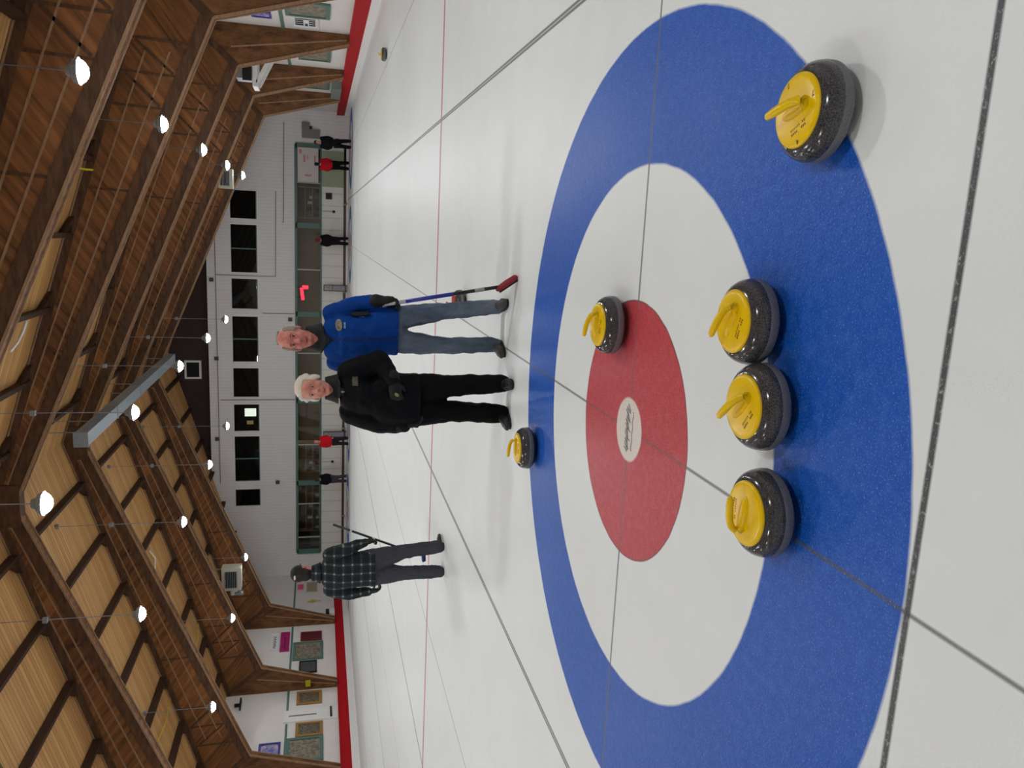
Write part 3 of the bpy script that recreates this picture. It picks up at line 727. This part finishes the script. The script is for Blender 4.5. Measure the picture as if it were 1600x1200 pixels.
def glove(root, J, s, m, F=-1, G=1.0):
    V = Vector; wr = V(J['wr'+s]); hdir = V(J.get('hand'+s, (0, 0, -1))).normalized(); pn = V(J.get('palm'+s, (0, F, 0))).normalized()
    side = hdir.cross(pn).normalized()*(1 if s == 'L' else -1); b = MB()
    b.limb([wr-hdir*0.045, wr], [0.046*G, 0.038*G])
    b.loft([(wr, 0.038*G, 0.030*G, side, pn), (wr+hdir*0.045, 0.048*G, 0.030*G, side, pn), (wr+hdir*0.088, 0.047*G, 0.025*G, side, pn)], 14)
    curl = J.get('curl', 0.6)
    for q, ln in enumerate((0.070, 0.080, 0.075, 0.060)):
        a0 = wr+hdir*0.084+side*(0.034-0.0225*q)
        a1 = a0+(hdir+pn*curl*0.5).normalized()*ln*0.45; a2 = a1+(hdir*(1-curl*0.5)+pn*curl).normalized()*ln*0.34; a3 = a2+(hdir*(0.6-curl)+pn).normalized()*ln*0.28
        b.limb([a0, a1, a2, a3], [0.0128*G, 0.0125*G, 0.012*G, 0.011*G], 8)
    t0 = wr+hdir*0.03+side*0.034; b.limb([t0, t0+(side*0.6+hdir*0.7+pn*0.3).normalized()*0.042, t0+(side*0.3+hdir*0.8+pn*0.9).normalized()*0.074], [0.016, 0.014, 0.012], 8)
    return b.build('glove', m, root, remesh=0.0045, sm=1)
glove(p1, J1, 'L', plain('black_glove', (10, 10, 12), 0.7), G=1.15); glove(p1, J1, 'R', plain('black_glove_far', (18, 18, 20), 0.6))
# side stripe with white print
b = MB(); b.loft([(Vector((0.118, -0.045, 1.06)), 0.020, 0.040), (Vector((0.115, -0.05, 1.12)), 0.022, 0.042), (Vector((0.115, -0.045, 1.19)), 0.016, 0.035)], 12)
b.build('side_panel', plain('black_side_panel', (14, 15, 22), 0.7), jk1, remesh=0.006, sm=2)
patch(p1, jk1, 0.105, 1.115, -0.3, 0.018, 0.035, plain('white_print', (190, 180, 196), 0.6), 'side_print')

# --- woman in black
L2 = (-0.35, 2.38, 0)
J2 = dict(head=(0.065, 0.0, 1.465), neck=(0.06, 0.01, 1.335), shL=(0.175, 0.02, 1.215), shR=(-0.120, 0.02, 1.195), chest=(0.015, 0.01, 1.14), waist=(-0.01, 0.01, 0.97), pelvis=(-0.035, 0.02, 0.82),
          elL=(0.275, -0.01, 0.995), wrL=(0.14, -0.14, 0.90), handL=(-1, -0.2, -0.15), palmL=(0, 1, -0.3), elR=(-0.215, 0.03, 0.99), wrR=(-0.205, -0.06, 0.80), handR=(0.25, -0.1, -1), palmR=(1, 0, 0),
          hipL=(0.05, 0.02, 0.78), hipR=(-0.115, 0.02, 0.78), knL=(0.085, 0.0, 0.44), knR=(-0.115, 0.0, 0.44), anL=(0.095, 0.02, 0.08), anR=(-0.145, 0.03, 0.08),
          toeL=(0.115, -0.12, 0.02), toeR=(-0.205, -0.10, 0.02), girth=1.06, hs=0.98, curl=0.8, leg_r=1.2, arm_r=1.22)
p2, jk2 = person('white-haired woman in a black jacket and trousers', L2, J2,
            dict(skin=SK2, trousers=BLKT, jacket=NAVYJ, shoe=SHOEB, eyewhite=EW, iris=IR, brow=plain('pale_brow', (170, 130, 110), 0.9), lips=LIP2), smile=True, jacket_len=0.70)
hair(p2, J2['head'], WHITEH, 'full', hs=0.97)
nk = Vector(J2['neck']); b = MB()
b.loft([(nk+Vector((0, -0.008, -0.045)), 0.112, 0.106), (nk+Vector((0, 0.015, 0.015)), 0.092, 0.086), (nk+Vector((0, 0.02, 0.052)), 0.082, 0.080)], 24)
for v in b.bm.verts:
    q = v.co-nk
    if q.y < -0.03: v.co.z -= 0.07*(1-min(1, abs(q.x)/0.055))
b.build('collar', plain('black_collar_high', (12, 13, 16), 0.8), jk2, remesh=0.006, sm=2)
patch(p2, jk2, 0.135, 1.175, -0.28, 0.062, 0.040, plain('dull_gold_badge', (84, 80, 62), 0.6, var=0.5, scale=60), 'badge')
glove(p2, J2, 'L', plain('black_knit_glove', (14, 14, 18), 0.8)); glove(p2, J2, 'R', plain('black_knit_glove_low', (14, 14, 18), 0.8))
MB().ball((0.06, -0.212, 0.885), (0.012, 0.006, 0.018), R=Matrix.Rotation(0.6, 3, 'Y')).build('gold_clasp', BRASS, p2, smooth=True)
MB().ball((0.058, -0.098, 1.262), (0.007, 0.006, 0.012)).build('zip_pull', STEEL, jk2, smooth=True)

# --- man in plaid seen from behind
L3 = (-2.95, 5.20, 0)
J3 = dict(head=(-0.065, 0.03, 1.605), neck=(-0.055, 0.0, 1.465), shL=(0.155, -0.01, 1.310), shR=(-0.260, -0.01, 1.300), chest=(-0.050, -0.01, 1.22), waist=(-0.04, -0.01, 1.03), pelvis=(-0.03, 0.0, 0.88),
          elL=(0.235, -0.03, 1.10), wrL=(0.258, 0.07, 0.90), handL=(0.1, 0.5, -1), palmL=(-1, 0, 0), elR=(-0.325, -0.02, 1.10), wrR=(-0.340, 0.04, 0.85), handR=(0, 0.2, -1), palmR=(1, 0.3, 0),
          hipL=(0.065, 0.0, 0.84), hipR=(-0.115, 0.0, 0.84), knL=(0.135, 0.03, 0.47), knR=(-0.110, -0.01, 0.46), anL=(0.190, 0.0, 0.09), anR=(-0.10, -0.05, 0.09),
          toeL=(0.250, 0.14, 0.02), toeR=(-0.13, 0.10, 0.02), girth=1.10, hs=1.0, curl=0.9, arm_r=1.15, leg_r=1.22)
p3, jk3 = person('man seen from behind in a dark plaid flannel jacket and black cap', L3, J3,
            dict(skin=SK1, trousers=CHAR, jacket=PLAID, shoe=SHOEB, face=False, sole=plain('white_sole', (200, 200, 205), 0.6)), face=1, jacket_len=0.80)
hd3 = Vector(J3['head'])
b = MB(); nk = Vector(J3['neck'])
b.loft([(nk+Vector((0, 0, -0.06)), 0.125, 0.105), (nk+Vector((0, -0.005, 0.0)), 0.100, 0.090), (nk+Vector((0, 0.0, 0.045)), 0.084, 0.086)], 24)
b.build('collar', PLAID, jk3, remesh=0.007, sm=2)
hair(p3, J3['head'], plain('dark_hair', (40, 30, 30), 0.9), 'short', 1)
b = MB(); b.ball(hd3+Vector((0, 0.0, 0.048)), (0.094, 0.110, 0.092), 20, 12); b.ball(hd3+Vector((0, 0.11, 0.03)), (0.07, 0.08, 0.012))
cap = b.build('cap', plain('black_cap', (22, 22, 24), 0.8), p3, remesh=0.006, sm=2)
MB().ball(hd3+Vector((-0.005, -0.098, 0.085)), (0.028, 0.016, 0.012)).build('cap_opening', plain('pale_gap', (214, 210, 200), 0.7), cap, smooth=True)
glove(p3, J3, 'L', plain('dark_glove', (20, 20, 22), 0.7), 1); glove(p3, J3, 'R', plain('dark_glove_low', (40, 40, 42), 0.7), 1)

# --- brooms
def broom(name, label, top, bot, segs, hm, width, hdir, off=0.0):
    top, bot = Vector(top), Vector(bot); r = thing(name, bot, label, 'broom')
    d = top-bot; t0 = 0.0; pts = lambda t: d*t+Vector((0, 0, 0))
    h0 = MB().tube([pts(0.03), pts(1.0)], 0.0135, 12).build('handle', segs[0][2], r, smooth=True)
    for a, b_, m in segs[1:]: MB().tube([pts(a), pts(b_)], 0.0150, 12).build('handle_band', m, h0, smooth=True)
    hd_ = Vector(hdir).normalized(); s = hd_.cross(Vector((0, 0, 1))).normalized(); n_ = s.cross(hd_).normalized(); o_ = hd_*off
    q = MB(); q.loft([(o_-hd_*width*0.5, 0.012, 0.010, s, n_), (o_-hd_*width*0.42, 0.026, 0.018, s, n_), (o_, 0.030, 0.022, s, n_), (o_+hd_*width*0.42, 0.028, 0.018, s, n_), (o_+hd_*width*0.5, 0.012, 0.010, s, n_)], 14)
    ho = q.build('head', hm, r, smooth=True)
    q = MB(); q.box(o_-n_*0.018, (width*0.86, 0.05, 0.016), Matrix(((hd_.x, s.x, n_.x), (hd_.y, s.y, n_.y), (hd_.z, s.z, n_.z)))); q.build('pad', RUBBER, ho, bevel=0.004)
    return r
WB = plain('white_handle', (196, 200, 206), 0.35); BB = plain('blue_handle', (22, 44, 150), 0.35); KB = plain('black_handle', (28, 28, 32), 0.35)
broom('curling_broom', 'blue and black curling broom with a red head held by the blue-jacketed man', (0.310, 2.625, 0.960), (0.497, 2.335, 0.108),
      [(0, 1, KB), (0.80, 1.0, WB), (0.40, 0.80, BB), (0.14, 0.22, plain('grey_print_band', (150, 150, 152), 0.4))], plain('crimson_head_cover', (140, 22, 40), 0.6), 0.19, (0.50, -0.30, -0.62), 0.045)
broom('curling_broom', 'black curling broom with a blue head held by the man in plaid', (-2.47, 5.30, 1.27), (-2.93, 5.34, 0.22),
      [(0, 1, KB), (0.55, 0.58, WB), (0.80, 0.82, WB)], plain('blue_head', (26, 44, 128), 0.5), 0.14, (1, 0.3, 0))

# --- distant people at the far end
def far_person(x, y, label, jc, tc, h=1.68, face=-1, lean=0.0, hc=(60, 44, 36)):
    k = h/1.7; V = lambda a: tuple(v*k for v in a)
    J = dict(head=V((lean, 0, 1.56)), neck=V((lean*0.8, 0, 1.42)), shL=V((0.18+lean*0.6, 0, 1.35)), shR=V((-0.18+lean*0.6, 0, 1.35)), chest=V((lean*0.4, 0, 1.2)), waist=V((0, 0, 1.0)), pelvis=V((0, 0, 0.86)),
             elL=V((0.25, 0.02, 1.07)), wrL=V((0.20, -0.08*-face, 0.85)), elR=V((-0.25, 0.02, 1.07)), wrR=V((-0.20, -0.1*-face, 0.88)),
             hipL=V((0.09, 0, 0.83)), hipR=V((-0.09, 0, 0.83)), knL=V((0.12, 0, 0.46)), knR=V((-0.11, 0, 0.46)), anL=V((0.15, 0.02, 0.09)), anR=V((-0.13, 0.02, 0.09)), leg_r=1.35, arm_r=1.2,
             toeL=V((0.18, 0.13*face, 0.02)), toeR=V((-0.16, 0.13*face, 0.02)))
    r, jk = person(label, (x, y, 0), J, dict(skin=SK2, trousers=cloth('far_trousers', tc), jacket=cloth('far_jacket', jc), shoe=SHOEB), face=face, vox=0.022, detail=False)
    hair(r, J['head'], plain('far_hair', hc, 0.9), 'short', face)
    return r
far_person(4.55, 34.6, 'distant person in black near the right end of the far wall', (18, 18, 24), (18, 18, 22), 1.66)
far_person(3.75, 36.9, 'distant person in a red jacket and black trousers by the far wall', (206, 24, 44), (16, 16, 18), 1.66, 1, 0, (20, 20, 22))
far_person(0.12, 37.2, 'distant person in dark clothes with a red cap against the cream wall', (20, 18, 22), (24, 24, 28), 1.62, 1, 0, (150, 24, 44))
far_person(-9.6, 34.9, 'distant person in a red top standing at the far end, left of the woman', (200, 20, 34), (40, 36, 40), 1.68, -1, 0, (190, 140, 116))
far_person(-12.1, 36.6, 'distant person in black at the far end, right of the man in plaid', (16, 18, 26), (70, 68, 74), 1.64, 1, 0, (60, 50, 46))

# ------------------------------------------------------------------ things overhead
m = MB(); x, z = -4.60, 7.12; m.b2((x-0.17, 17.2, z-0.15), (x+0.17, 29.5, z+0.15))
dt = thing('air_duct', (0, 0, 0), 'long grey square duct hanging under the ridge beams', 'duct')
m.build('duct_body', DUCTM, dt)
for y in (17.2, 20.2, 23.2, 26.2, 29.4): MB().b2((x-0.19, y-0.03, z-0.17), (x+0.19, y+0.03, z+0.17)).build('flange', STEEL, dt)
for y in (18.5, 23.5, 28.5):
    for s in (-1, 1): MB().tube([(x+s*0.15, y, z+0.15), (x+s*0.15, y, ztop(abs(x+s*0.15-RX))+0.02)], 0.012, 6).build('hanger', STEEL, dt)
# unit heaters
def heater(x, y, z, w, h, label):
    t = thing('unit_heater', (x, y, z), label, 'heater')
    bx = MB().box((0, 0, 0), (w, 0.5, h)).build('casing', BEIGE, t, bevel=0.01)
    g = MB()
    g.box((0, -0.255, 0.02), (w*0.72, 0.02, h*0.62)); g.build('grille', BLACK, t)
    g = MB()
    for i in range(7): g.box((0, -0.27, -h*0.24+h*0.09*i), (w*0.72, 0.03, 0.012), Matrix.Rotation(0.6, 3, 'X'))
    g.build('louvre', STEEL, t)
    g = MB(); zc = ztop(abs(x-RX))-z
    for s in (-1, 1): g.tube([(s*w*0.4, 0, h/2), (s*w*0.4, 0, zc+0.02)], 0.014, 6)
    g.build('hanger', STEEL, t)
    return t
heater(2.42, 29.0, 4.86, 0.72, 0.52, 'beige unit heater with dark grille hung beside the farthest right-row lamp')
h2 = heater(-13.9, 29.2, 4.98, 1.0, 0.78, 'beige unit heater hung near the left wall')
MB().lathe([(0.05, -0.16), (0.11, -0.12), (0.11, 0.10), (0.05, 0.14)], n=16).build('motor', WHITE, h2, loc=(-0.75, 0.1, -0.05))
MB().b2((-0.78, -0.1, -0.45), (-0.68, 0.1, -0.1)).build('bracket', STEEL, h2)
# white shelf with brace on the right wall carrying a machine
sh = thing('wall_shelf', (WR, 24.2, 3.3), 'white wall shelf with a diagonal brace high on the right wall', 'shelf')
MB().b2((-1.30, -0.45, 0.0), (-0.0, 0.45, 0.16)).build('shelf_board', WHITE, sh, bevel=0.01)
for yy in (-0.40, 0.40):
    m = MB(); m.strip((-1.18, 0.02), (-0.05, -0.55), 0.12, yy-0.05, yy+0.05); m.b2((-0.1, yy-0.05, -0.65), (0, yy+0.05, 0)); m.build('brace', WHITE, sh)
mc = thing('heater_machine', (WR-0.62, 24.2, 3.465), 'grey and black machine standing on the white wall shelf', 'machine')
MB().b2((-0.45, -0.35, 0), (0.35, 0.35, 0.50)).build('casing', STEEL, mc, bevel=0.02)
MB().b2((-0.50, -0.37, 0.03), (0.1, -0.34, 0.3)).build('grille', BLACK, mc)
MB().lathe([(0.10, 0.5), (0.10, 0.72), (0.06, 0.75)], n=16).build('flue', WHITE, mc)
# yellow straps and loose white cord up in the roof
def strap(pts, label, m_=None, nm='yellow_strap', r=0.018, cat='strap'):
    o = MB().tube(pts, r, 6).build(nm, m_ or TAPE); tag(o, label, cat); return o
strap([(1.8, 15.0, 6.40), (1.8, 15.5, 6.12), (1.8, 15.75, 6.38)], 'yellow strap looped under the roof deck above the right sheet')
strap([(-14.4, 21.30, 6.10), (-14.4, 20.1, 6.0), (-14.45, 18.85, 6.10)], 'yellow cable slung under the deck on the left, near one')
strap([(-14.55, 26.6, 5.97), (-14.7, 25.6, 5.86), (-14.8, 24.7, 5.9)], 'yellow cable slung under the deck on the left, far one')
strap([(-1.9, 14.0, 7.42), (-1.75, 14.25, 7.36), (-1.55, 14.4, 7.30), (-1.35, 14.5, 7.26)], 'loose white rope dangling from the deck at the photo left edge', WHITE, 'loose_rope', 0.025, 'rope')
strap([(-10.72, 24.8, 7.24), (-11.0, 24.75, 7.05), (-11.34, 24.6, 7.04)], 'short white conduit under the deck between the left lamps', WHITE, 'white_conduit', 0.025, 'conduit')

# ------------------------------------------------------------------ things on the walls
def framed(nm, label, cat, wall, y0, y1, z0, z1, fm, im, fw_=0.06, th=0.05):
    s = 1 if wall == 'R' else -1; x = WR if s > 0 else WL
    t = thing(nm, (x, (y0+y1)/2, z0), label, cat); yc = (y0+y1)/2; h = z1-z0; w = abs(y1-y0)
    m = MB(); X0, X1 = -s*th, 0
    m.b2((X0, -w/2, 0), (X1, w/2, fw_)); m.b2((X0, -w/2, h-fw_), (X1, w/2, h)); m.b2((X0, -w/2, fw_), (X1, -w/2+fw_, h-fw_)); m.b2((X0, w/2-fw_, fw_), (X1, w/2, h-fw_))
    m.build('frame', fm, t)
    MB().b2((-s*th*0.4, -w/2+fw_, fw_), (0, w/2-fw_, h-fw_)).build('panel', im, t)
    return t, s, w, h
def mott(name, a, b_, scale=8):
    k = NT(name); k.l(k.mix(k.ramp(k.noise(k.coord(), scale, 4, 0.7), 0.4, 0.6), srgb(*a), srgb(*b_)), k.b.inputs['Base Color']); k.b.inputs['Roughness'].default_value = 0.5; return k.m
WIN_IN = mott('window_clutter', (92, 88, 76), (146, 136, 116), 7)
GOLD = plain('golden_oak_frame', (150, 110, 52), 0.5); PIC = mott('dark_picture', (58, 46, 34), (120, 112, 96), 14)
framed('window_frame', 'green framed window on the right wall beside the sponsor board', 'window', 'R', 18.3, 19.75, 1.15, 2.3, GREEN, WIN_IN, 0.10)
t, s, w, h = framed('sponsor_board', 'white sponsor board with black bars on the right wall', 'sign', 'R', 19.85, 20.9, 1.45, 2.15, WHITE, WHITE, 0.03)
m = MB()
for i in range(4): m.b2((-0.03, -0.42+0.22*i, 0.08), (-0.018, -0.30+0.22*i, 0.62))
m.build('black_print', BLACK, t)
m = MB(); m.b2((-0.032, -0.3, 0.25), (-0.02, 0.45, 0.40)); m.build('white_streak', WHITE, t)
MB().b2((-0.034, 0.1, 0.28), (-0.022, 0.4, 0.36)).build('blue_print', plain('blue_ink', (40, 60, 150), 0.5), t)
t, s, w, h = framed('wall_sign', 'blue and purple sign high on the right wall', 'sign', 'R', 19.7, 20.3, 2.68, 3.2, plain('violet_frame', (60, 52, 140), 0.5), mott('violet_print', (70, 60, 160), (190, 180, 210), 6), 0.05)
framed('window_frame', 'green framed window on the right wall between the two wide columns', 'window', 'R', 23.6, 25.5, 1.05, 2.1, GREEN, WIN_IN, 0.10)
framed('window_frame', 'green framed window far along the right wall', 'window', 'R', 29.8, 31.2, 1.02, 2.1, GREEN, WIN_IN, 0.10)
bx = MB().b2((WR-0.3, 29.2, 0.58), (WR-0.01, 31.8, 0.95)).build('storage_cabinet', plain('grey_green', (112, 120, 110), 0.6)); tag(bx, 'low grey green cabinet on the right boards before the last column', 'cabinet')
sp_ = MB().ball((WR-0.10, 27.6, 2.20), (0.08, 0.08, 0.06)).build('wall_sensor', WHITE, smooth=True); tag(sp_, 'small white sensor on the right wall', 'sensor')
# left wall
t, s, w, h = framed('wall_sign', 'magenta sign on the left wall above the green rail', 'sign', 'L', 29.95, 31.65, 2.72, 3.13, plain('magenta_frame', (170, 30, 104), 0.5), mott('magenta_print', (176, 30, 110), (150, 24, 90), 5), 0.04)
m = MB(); random.seed(3)
for i in range(7): m.b2((0.021, -0.55+0.15*i, 0.17), (0.027, -0.47+0.15*i, 0.24))
m.build('lettering', plain('dark_magenta', (90, 14, 60), 0.5), t)
t, s, w, h = framed('wall_sign', 'white sign with grey script above the magenta sign', 'sign', 'L', 30.1, 31.6, 3.18, 3.58, WHITE, WHITE, 0.02)
m = MB()
for i in range(12): m.b2((0.021, -0.55+0.09*i, 0.13+0.02*math.sin(i*2)), (0.027, -0.50+0.09*i, 0.25+0.03*math.sin(i*3)))
m.build('lettering', plain('grey_script', (110, 108, 108), 0.5), t)
framed('framed_picture', 'dark red picture on the left wall beyond the first green window', 'picture', 'L', 30.75, 31.55, 1.28, 2.24, plain('dark_red_frame', (110, 26, 34), 0.5), mott('dark_red_print', (104, 22, 30), (70, 26, 28), 10))
framed('window_frame', 'green framed window on the left wall under the magenta sign', 'window', 'L', 29.1, 30.65, 1.23, 2.55, GREEN, WIN_IN, 0.11)
framed('framed_picture', 'black framed dark panel on the left wall next to the column', 'picture', 'L', 28.05, 29.0, 1.5, 2.25, BLACK, mott('grey_slate', (52, 58, 60), (74, 80, 82), 10))
framed('framed_picture', 'gold framed picture on the left wall just past the brown column', 'picture', 'L', 25.75, 26.65, 1.30, 2.29, GOLD, PIC, 0.11)
framed('framed_picture', 'gold framed picture on the left wall beside the near green window', 'picture', 'L', 23.7, 24.55, 1.27, 2.28, GOLD, PIC, 0.11)
framed('window_frame', 'green framed window on the left wall nearest the camera', 'window', 'L', 22.25, 23.65, 1.26, 2.60, GREEN, WIN_IN, 0.12)
t, s, w, h = framed('wall_sign', 'blue poster high on the left wall at the photo bottom', 'sign', 'L', 22.45, 23.5, 2.78, 3.55, plain('deep_blue_frame', (36, 52, 140), 0.5), mott('blue_print', (70, 90, 170), (190, 170, 180), 5), 0.08)
framed('framed_picture', 'dark red framed notice cut by the bottom edge of the photo', 'picture', 'L', 21.5, 22.15, 1.28, 2.05, plain('maroon_frame', (96, 20, 28), 0.5), WHITE, 0.05)
d = struct(MB().b2((WL, 24.65, 0.68), (WL+0.05, 25.4, 2.75)), 'door_1', WHITE, 'white door in the left wall between the gold pictures')
MB().b2((WL+0.05, 24.75, 0.92), (WL+0.11, 25.35, 0.99)).build('push_bar', BLACK, d)
MB().b2((WL+0.05, 24.98, 1.5), (WL+0.06, 25.04, 2.55)).build('door_slot', plain('grey_slot', (100, 100, 104), 0.5), d)
t = thing('wall_light', (WL+0.1, 26.05, 4.45), 'small black T-shaped fixture high on the left wall', 'fixture')
MB().b2((-0.1, -0.28, -0.06), (0.12, 0.28, 0.0)).build('bar', BLACK, t); MB().b2((-0.1, -0.04, 0.0), (0.02, 0.04, 0.2)).build('stem', BLACK, t)
t = thing('loudspeaker', (WL+0.2, 32.9, 0.67), 'small black and white box on the left boards by the far column', 'box')
MB().b2((-0.15, -0.25, 0), (0.15, 0.25, 0.25)).build('case', WHITE, t); MB().b2((-0.15, -0.2, 0.25), (0.15, 0.2, 0.42)).build('lid', BLACK, t)
framed('wall_sign', 'small pink notice on the left wall near the far corner', 'sign', 'L', 36.1, 36.65, 2.2, 2.5, plain('pink_frame', (226, 90, 128), 0.6), plain('pink_paper', (230, 96, 132), 0.6), 0.03)
framed('notice_board', 'beige notice board on the left wall under the pink notice', 'notice board', 'L', 35.7, 36.9, 1.5, 2.05, BEIGE, plain('cork', (166, 152, 126), 0.8), 0.03)
o = MB().tube([(WL+0.06, 34.6, 1.98), (WL+0.10, 34.6, 1.7), (WL+0.06, 34.6, 1.35)], [0.03, 0.06, 0.03], 8).build('yellow_pennant', TAPE); tag(o, 'yellow pennant hanging on the left wall beyond the far column', 'pennant')
o = MB().b2((-17.75, 26.70, 1.75), (-17.5, 26.78, 1.95)).build('yellow_tag', TAPE); tag(o, 'yellow tag on the brown left column', 'tag')

# ------------------------------------------------------------------ far end details
t = thing('poster_board', (3.75, YB-0.14, 1.46), 'white poster board with faint pink marks in the first viewing window', 'board')
MB().b2((-0.82, 0, 0), (0.82, 0.04, 1.0)).build('board', plain('white_board', (205, 196, 190), 0.5), t)
m = MB()
for a, b_, w, h in ((0.3, 0.62, 0.34, 0.10), (0.36, 0.48, 0.2, 0.05), (0.30, 0.12, 0.3, 0.08), (-0.5, 0.34, 0.10, 0.3), (0.62, 0.8, 0.2, 0.12)): m.b2((a-w/2, -0.006, b_), (a+w/2, 0, b_+h))
m.build('print', plain('faded_pink_print', (190, 140, 132), 0.6), t)
o = MB().b2((2.75, YB-0.07, 0.23), (4.5, YB-0.02, 1.28)).build('wall_panel', plain('pale_green_panel', (158, 168, 138), 0.6, var=0.1, scale=2)); tag(o, 'pale green panel behind the two distant people in red and black', 'panel')
o = MB().b2((2.15, YB-0.12, 0.80), (2.45, YB-0.02, 1.10)).build('speaker_box', BLACK); tag(o, 'small square black box on the cream far wall', 'box')
for xx, zz, lb in ((1.55, 0.70, 'small black hook with hanging line on the far cream wall, right part'), (-11.55, 0.72, 'small black hook with hanging line on the far cream wall, left part')):
    t = thing('wall_hook', (xx, YB-0.06, zz), lb, 'hook'); MB().ball((0, 0, 0), (0.07, 0.05, 0.07)).build('knob', BLACK, t, smooth=True); MB().tube([(0, 0, 0.06), (0, 0, 0.55)], 0.012, 6).build('line', STEEL, t)
for xx, lb in ((-2.28, 'grey metal stand against the far wall, right of the blue-jacketed man'), (-10.0, 'grey metal stand against the far wall, left of the woman')):
    t = thing('metal_stand', (xx, YB-0.16, 0), lb, 'stand')
    m = MB()
    for a in (-0.14, 0.14): m.b2((a-0.02, -0.1, 0), (a+0.02, 0.0, 1.2))
    for zz in (0.1, 0.75, 1.18): m.b2((-0.16, -0.1, zz-0.02), (0.16, 0, zz+0.02))
    m.build('frame', plain('mid_grey_metal', (96, 96, 104), 0.5), t); MB().b2((-0.12, -0.06, 0.14), (0.12, -0.02, 0.7)).build('panel', plain('light_grey_panel', (150, 150, 158), 0.5), t)
    MB().b2((-0.1, -0.08, 0.9), (0.1, -0.02, 1.1)).build('box', STEEL, t)
for xx in (1.95, -2.45, -9.7, -14.6):
    o = MB().lathe([(0.05, -0.09), (0.06, -0.06), (0.06, 0.06), (0.05, 0.09)], (0, 0, 0), 12).build('brass_fitting', BRASS, loc=(xx, YB-0.17, 0.15)); tag(o, 'small brass fitting on the brown rail at the far wall, one of four', 'fitting', 'brass fittings on the far rail')
# neon sign
NEON = plain('red_neon', (255, 40, 60), emit=((255, 40, 60), 2.4))
t = thing('neon_sign', (-2.5, YB-0.14, 2.2), 'glowing red neon sign in the viewing window right of the man', 'neon sign')
MB().box((-0.12, 0, 0.05), (0.62, 0.04, 0.15), Matrix.Rotation(-0.12, 3, 'Y')).build('neon_bar', NEON, t)
MB().box((0.22, 0, -0.10), (0.18, 0.04, 0.28)).build('neon_letter', NEON, t)
for xx in (-0.3, 0.2): MB().tube([(xx, 0.02, 0.1), (xx, 0.03, 0.36)], 0.01, 6).build('hanger', BLACK, t)
# grey electrical boxes and conduits
t = thing('electrical_panel', (5.45, YB-0.16, 1.4), 'stepped grey electrical panel at the right end of the far wall', 'electrical panel')
MB().b2((-0.42, 0, 0), (0.0, 0.16, 0.85)).build('cabinet', plain('warm_grey_box', (124, 120, 114), 0.5), t); MB().b2((0.0, 0, 0.48), (0.32, 0.16, 0.85)).build('cabinet', plain('warm_grey_box2', (118, 112, 106), 0.5), t); MB().b2((0.02, 0.02, 0.36), (0.14, 0.16, 0.47)).build('switch', BLACK, t)
def pipe(pts, label, r=0.022): o = MB().tube(pts, r, 6).build('conduit_pipe', plain('tan_pipe', (150, 138, 124), 0.6)); tag(o, label, 'pipe')
yp = YB-0.05
pipe([(-12.6, yp, 6.4), (1.4, yp, 6.4)], 'thin pipe running along the top of the far siding')
pipe([(-1.80, yp, 6.4), (-1.80, yp, 3.55), (2.4, yp, 3.50)], 'thin pipe stepping down beside the dark windows and running right')
pipe([(0.9, yp-0.02, 3.2), (0.9, yp-0.02, 3.15), (5.7, yp-0.02, 3.1)], 'thin pipe low on the far siding at the right')
pipe([(-3.66, yp, 4.2), (-3.66, yp, 2.65)], 'short vertical pipe over the blue-jacketed man')
pipe([(-8.15, yp, 6.3), (-8.15, yp, 2.65)], 'vertical pipe left of the woman on the far siding')
for xx, zz, lb in ((-12.62, 3.54, 'small dark box on the white siding at the left'), (-2.05, 6.6, 'small dark sprinkler head at the top of the siding, right one'), (-6.0, 6.45, 'small dark sprinkler head at the top of the siding, middle one'), (-10.2, 6.5, 'small dark sprinkler head at the top of the siding, left one'), (-3.95, 2.85, 'tiny grey sensor just above the green window band')):
    o = MB().b2((xx-0.09, YB-0.12, zz-0.1), (xx+0.09, YB-0.01, zz+0.1)).build('wall_box', plain('dark_grey_box', (70, 68, 66), 0.6)); tag(o, lb, 'box')
# lobby furniture and clutter behind the glass
random.seed(11)
for i, (x0, x1, lb) in enumerate([(1.2, 2.7, 'shelf unit with odds and ends behind the second part of the window band'), (-13.0, -15.7, 'cluttered shelf unit behind the left end of the window band'), (-10.7, -12.3, 'shelf unit behind the window band above the distant red top')]):
    t = thing('shelf_unit', ((x0+x1)/2, YB+0.9, 0), lb, 'shelves'); w = abs(x1-x0)/2
    m = MB()
    for zz in (1.40, 1.75, 2.10, 2.5): m.b2((-w, -0.2, zz-0.02), (w, 0.2, zz+0.02))
    m.b2((-w-0.03, -0.2, 0), (-w, 0.2, 2.6)); m.b2((w, -0.2, 0), (w+0.03, 0.2, 2.6)); m.build('shelving', plain('shelf_wood%d' % i, (150, 130, 92), 0.6), t)
    for q in range(10):
        c = random.choice([(60, 44, 36), (120, 60, 44), (170, 160, 140), (40, 44, 48), (190, 180, 160), (110, 96, 70)])
        xx = -w+0.12+(2*w-0.24)*(q % 5)/4; zz = 1.42+0.35*(q//5); hh = random.uniform(0.12, 0.28); xx += random.uniform(-0.04, 0.04)
        o = MB().b2((xx-0.07, -0.1, 0), (xx+0.07, 0.1, hh)).build('storage_box', plain('box_tint', c, 0.7)); o.location = (t.location.x, YB+0.9, zz)
        tag(o, 'small box among the clutter on the shelves behind the glass', 'box', 'clutter boxes on lobby shelves')
o = MB().b2((-17.3, YB+2.43, 1.9), (-16.3, YB+2.495, 2.65)).build('dark_screen', BLACK); tag(o, 'dark screen behind the leftmost viewing window pane', 'screen')
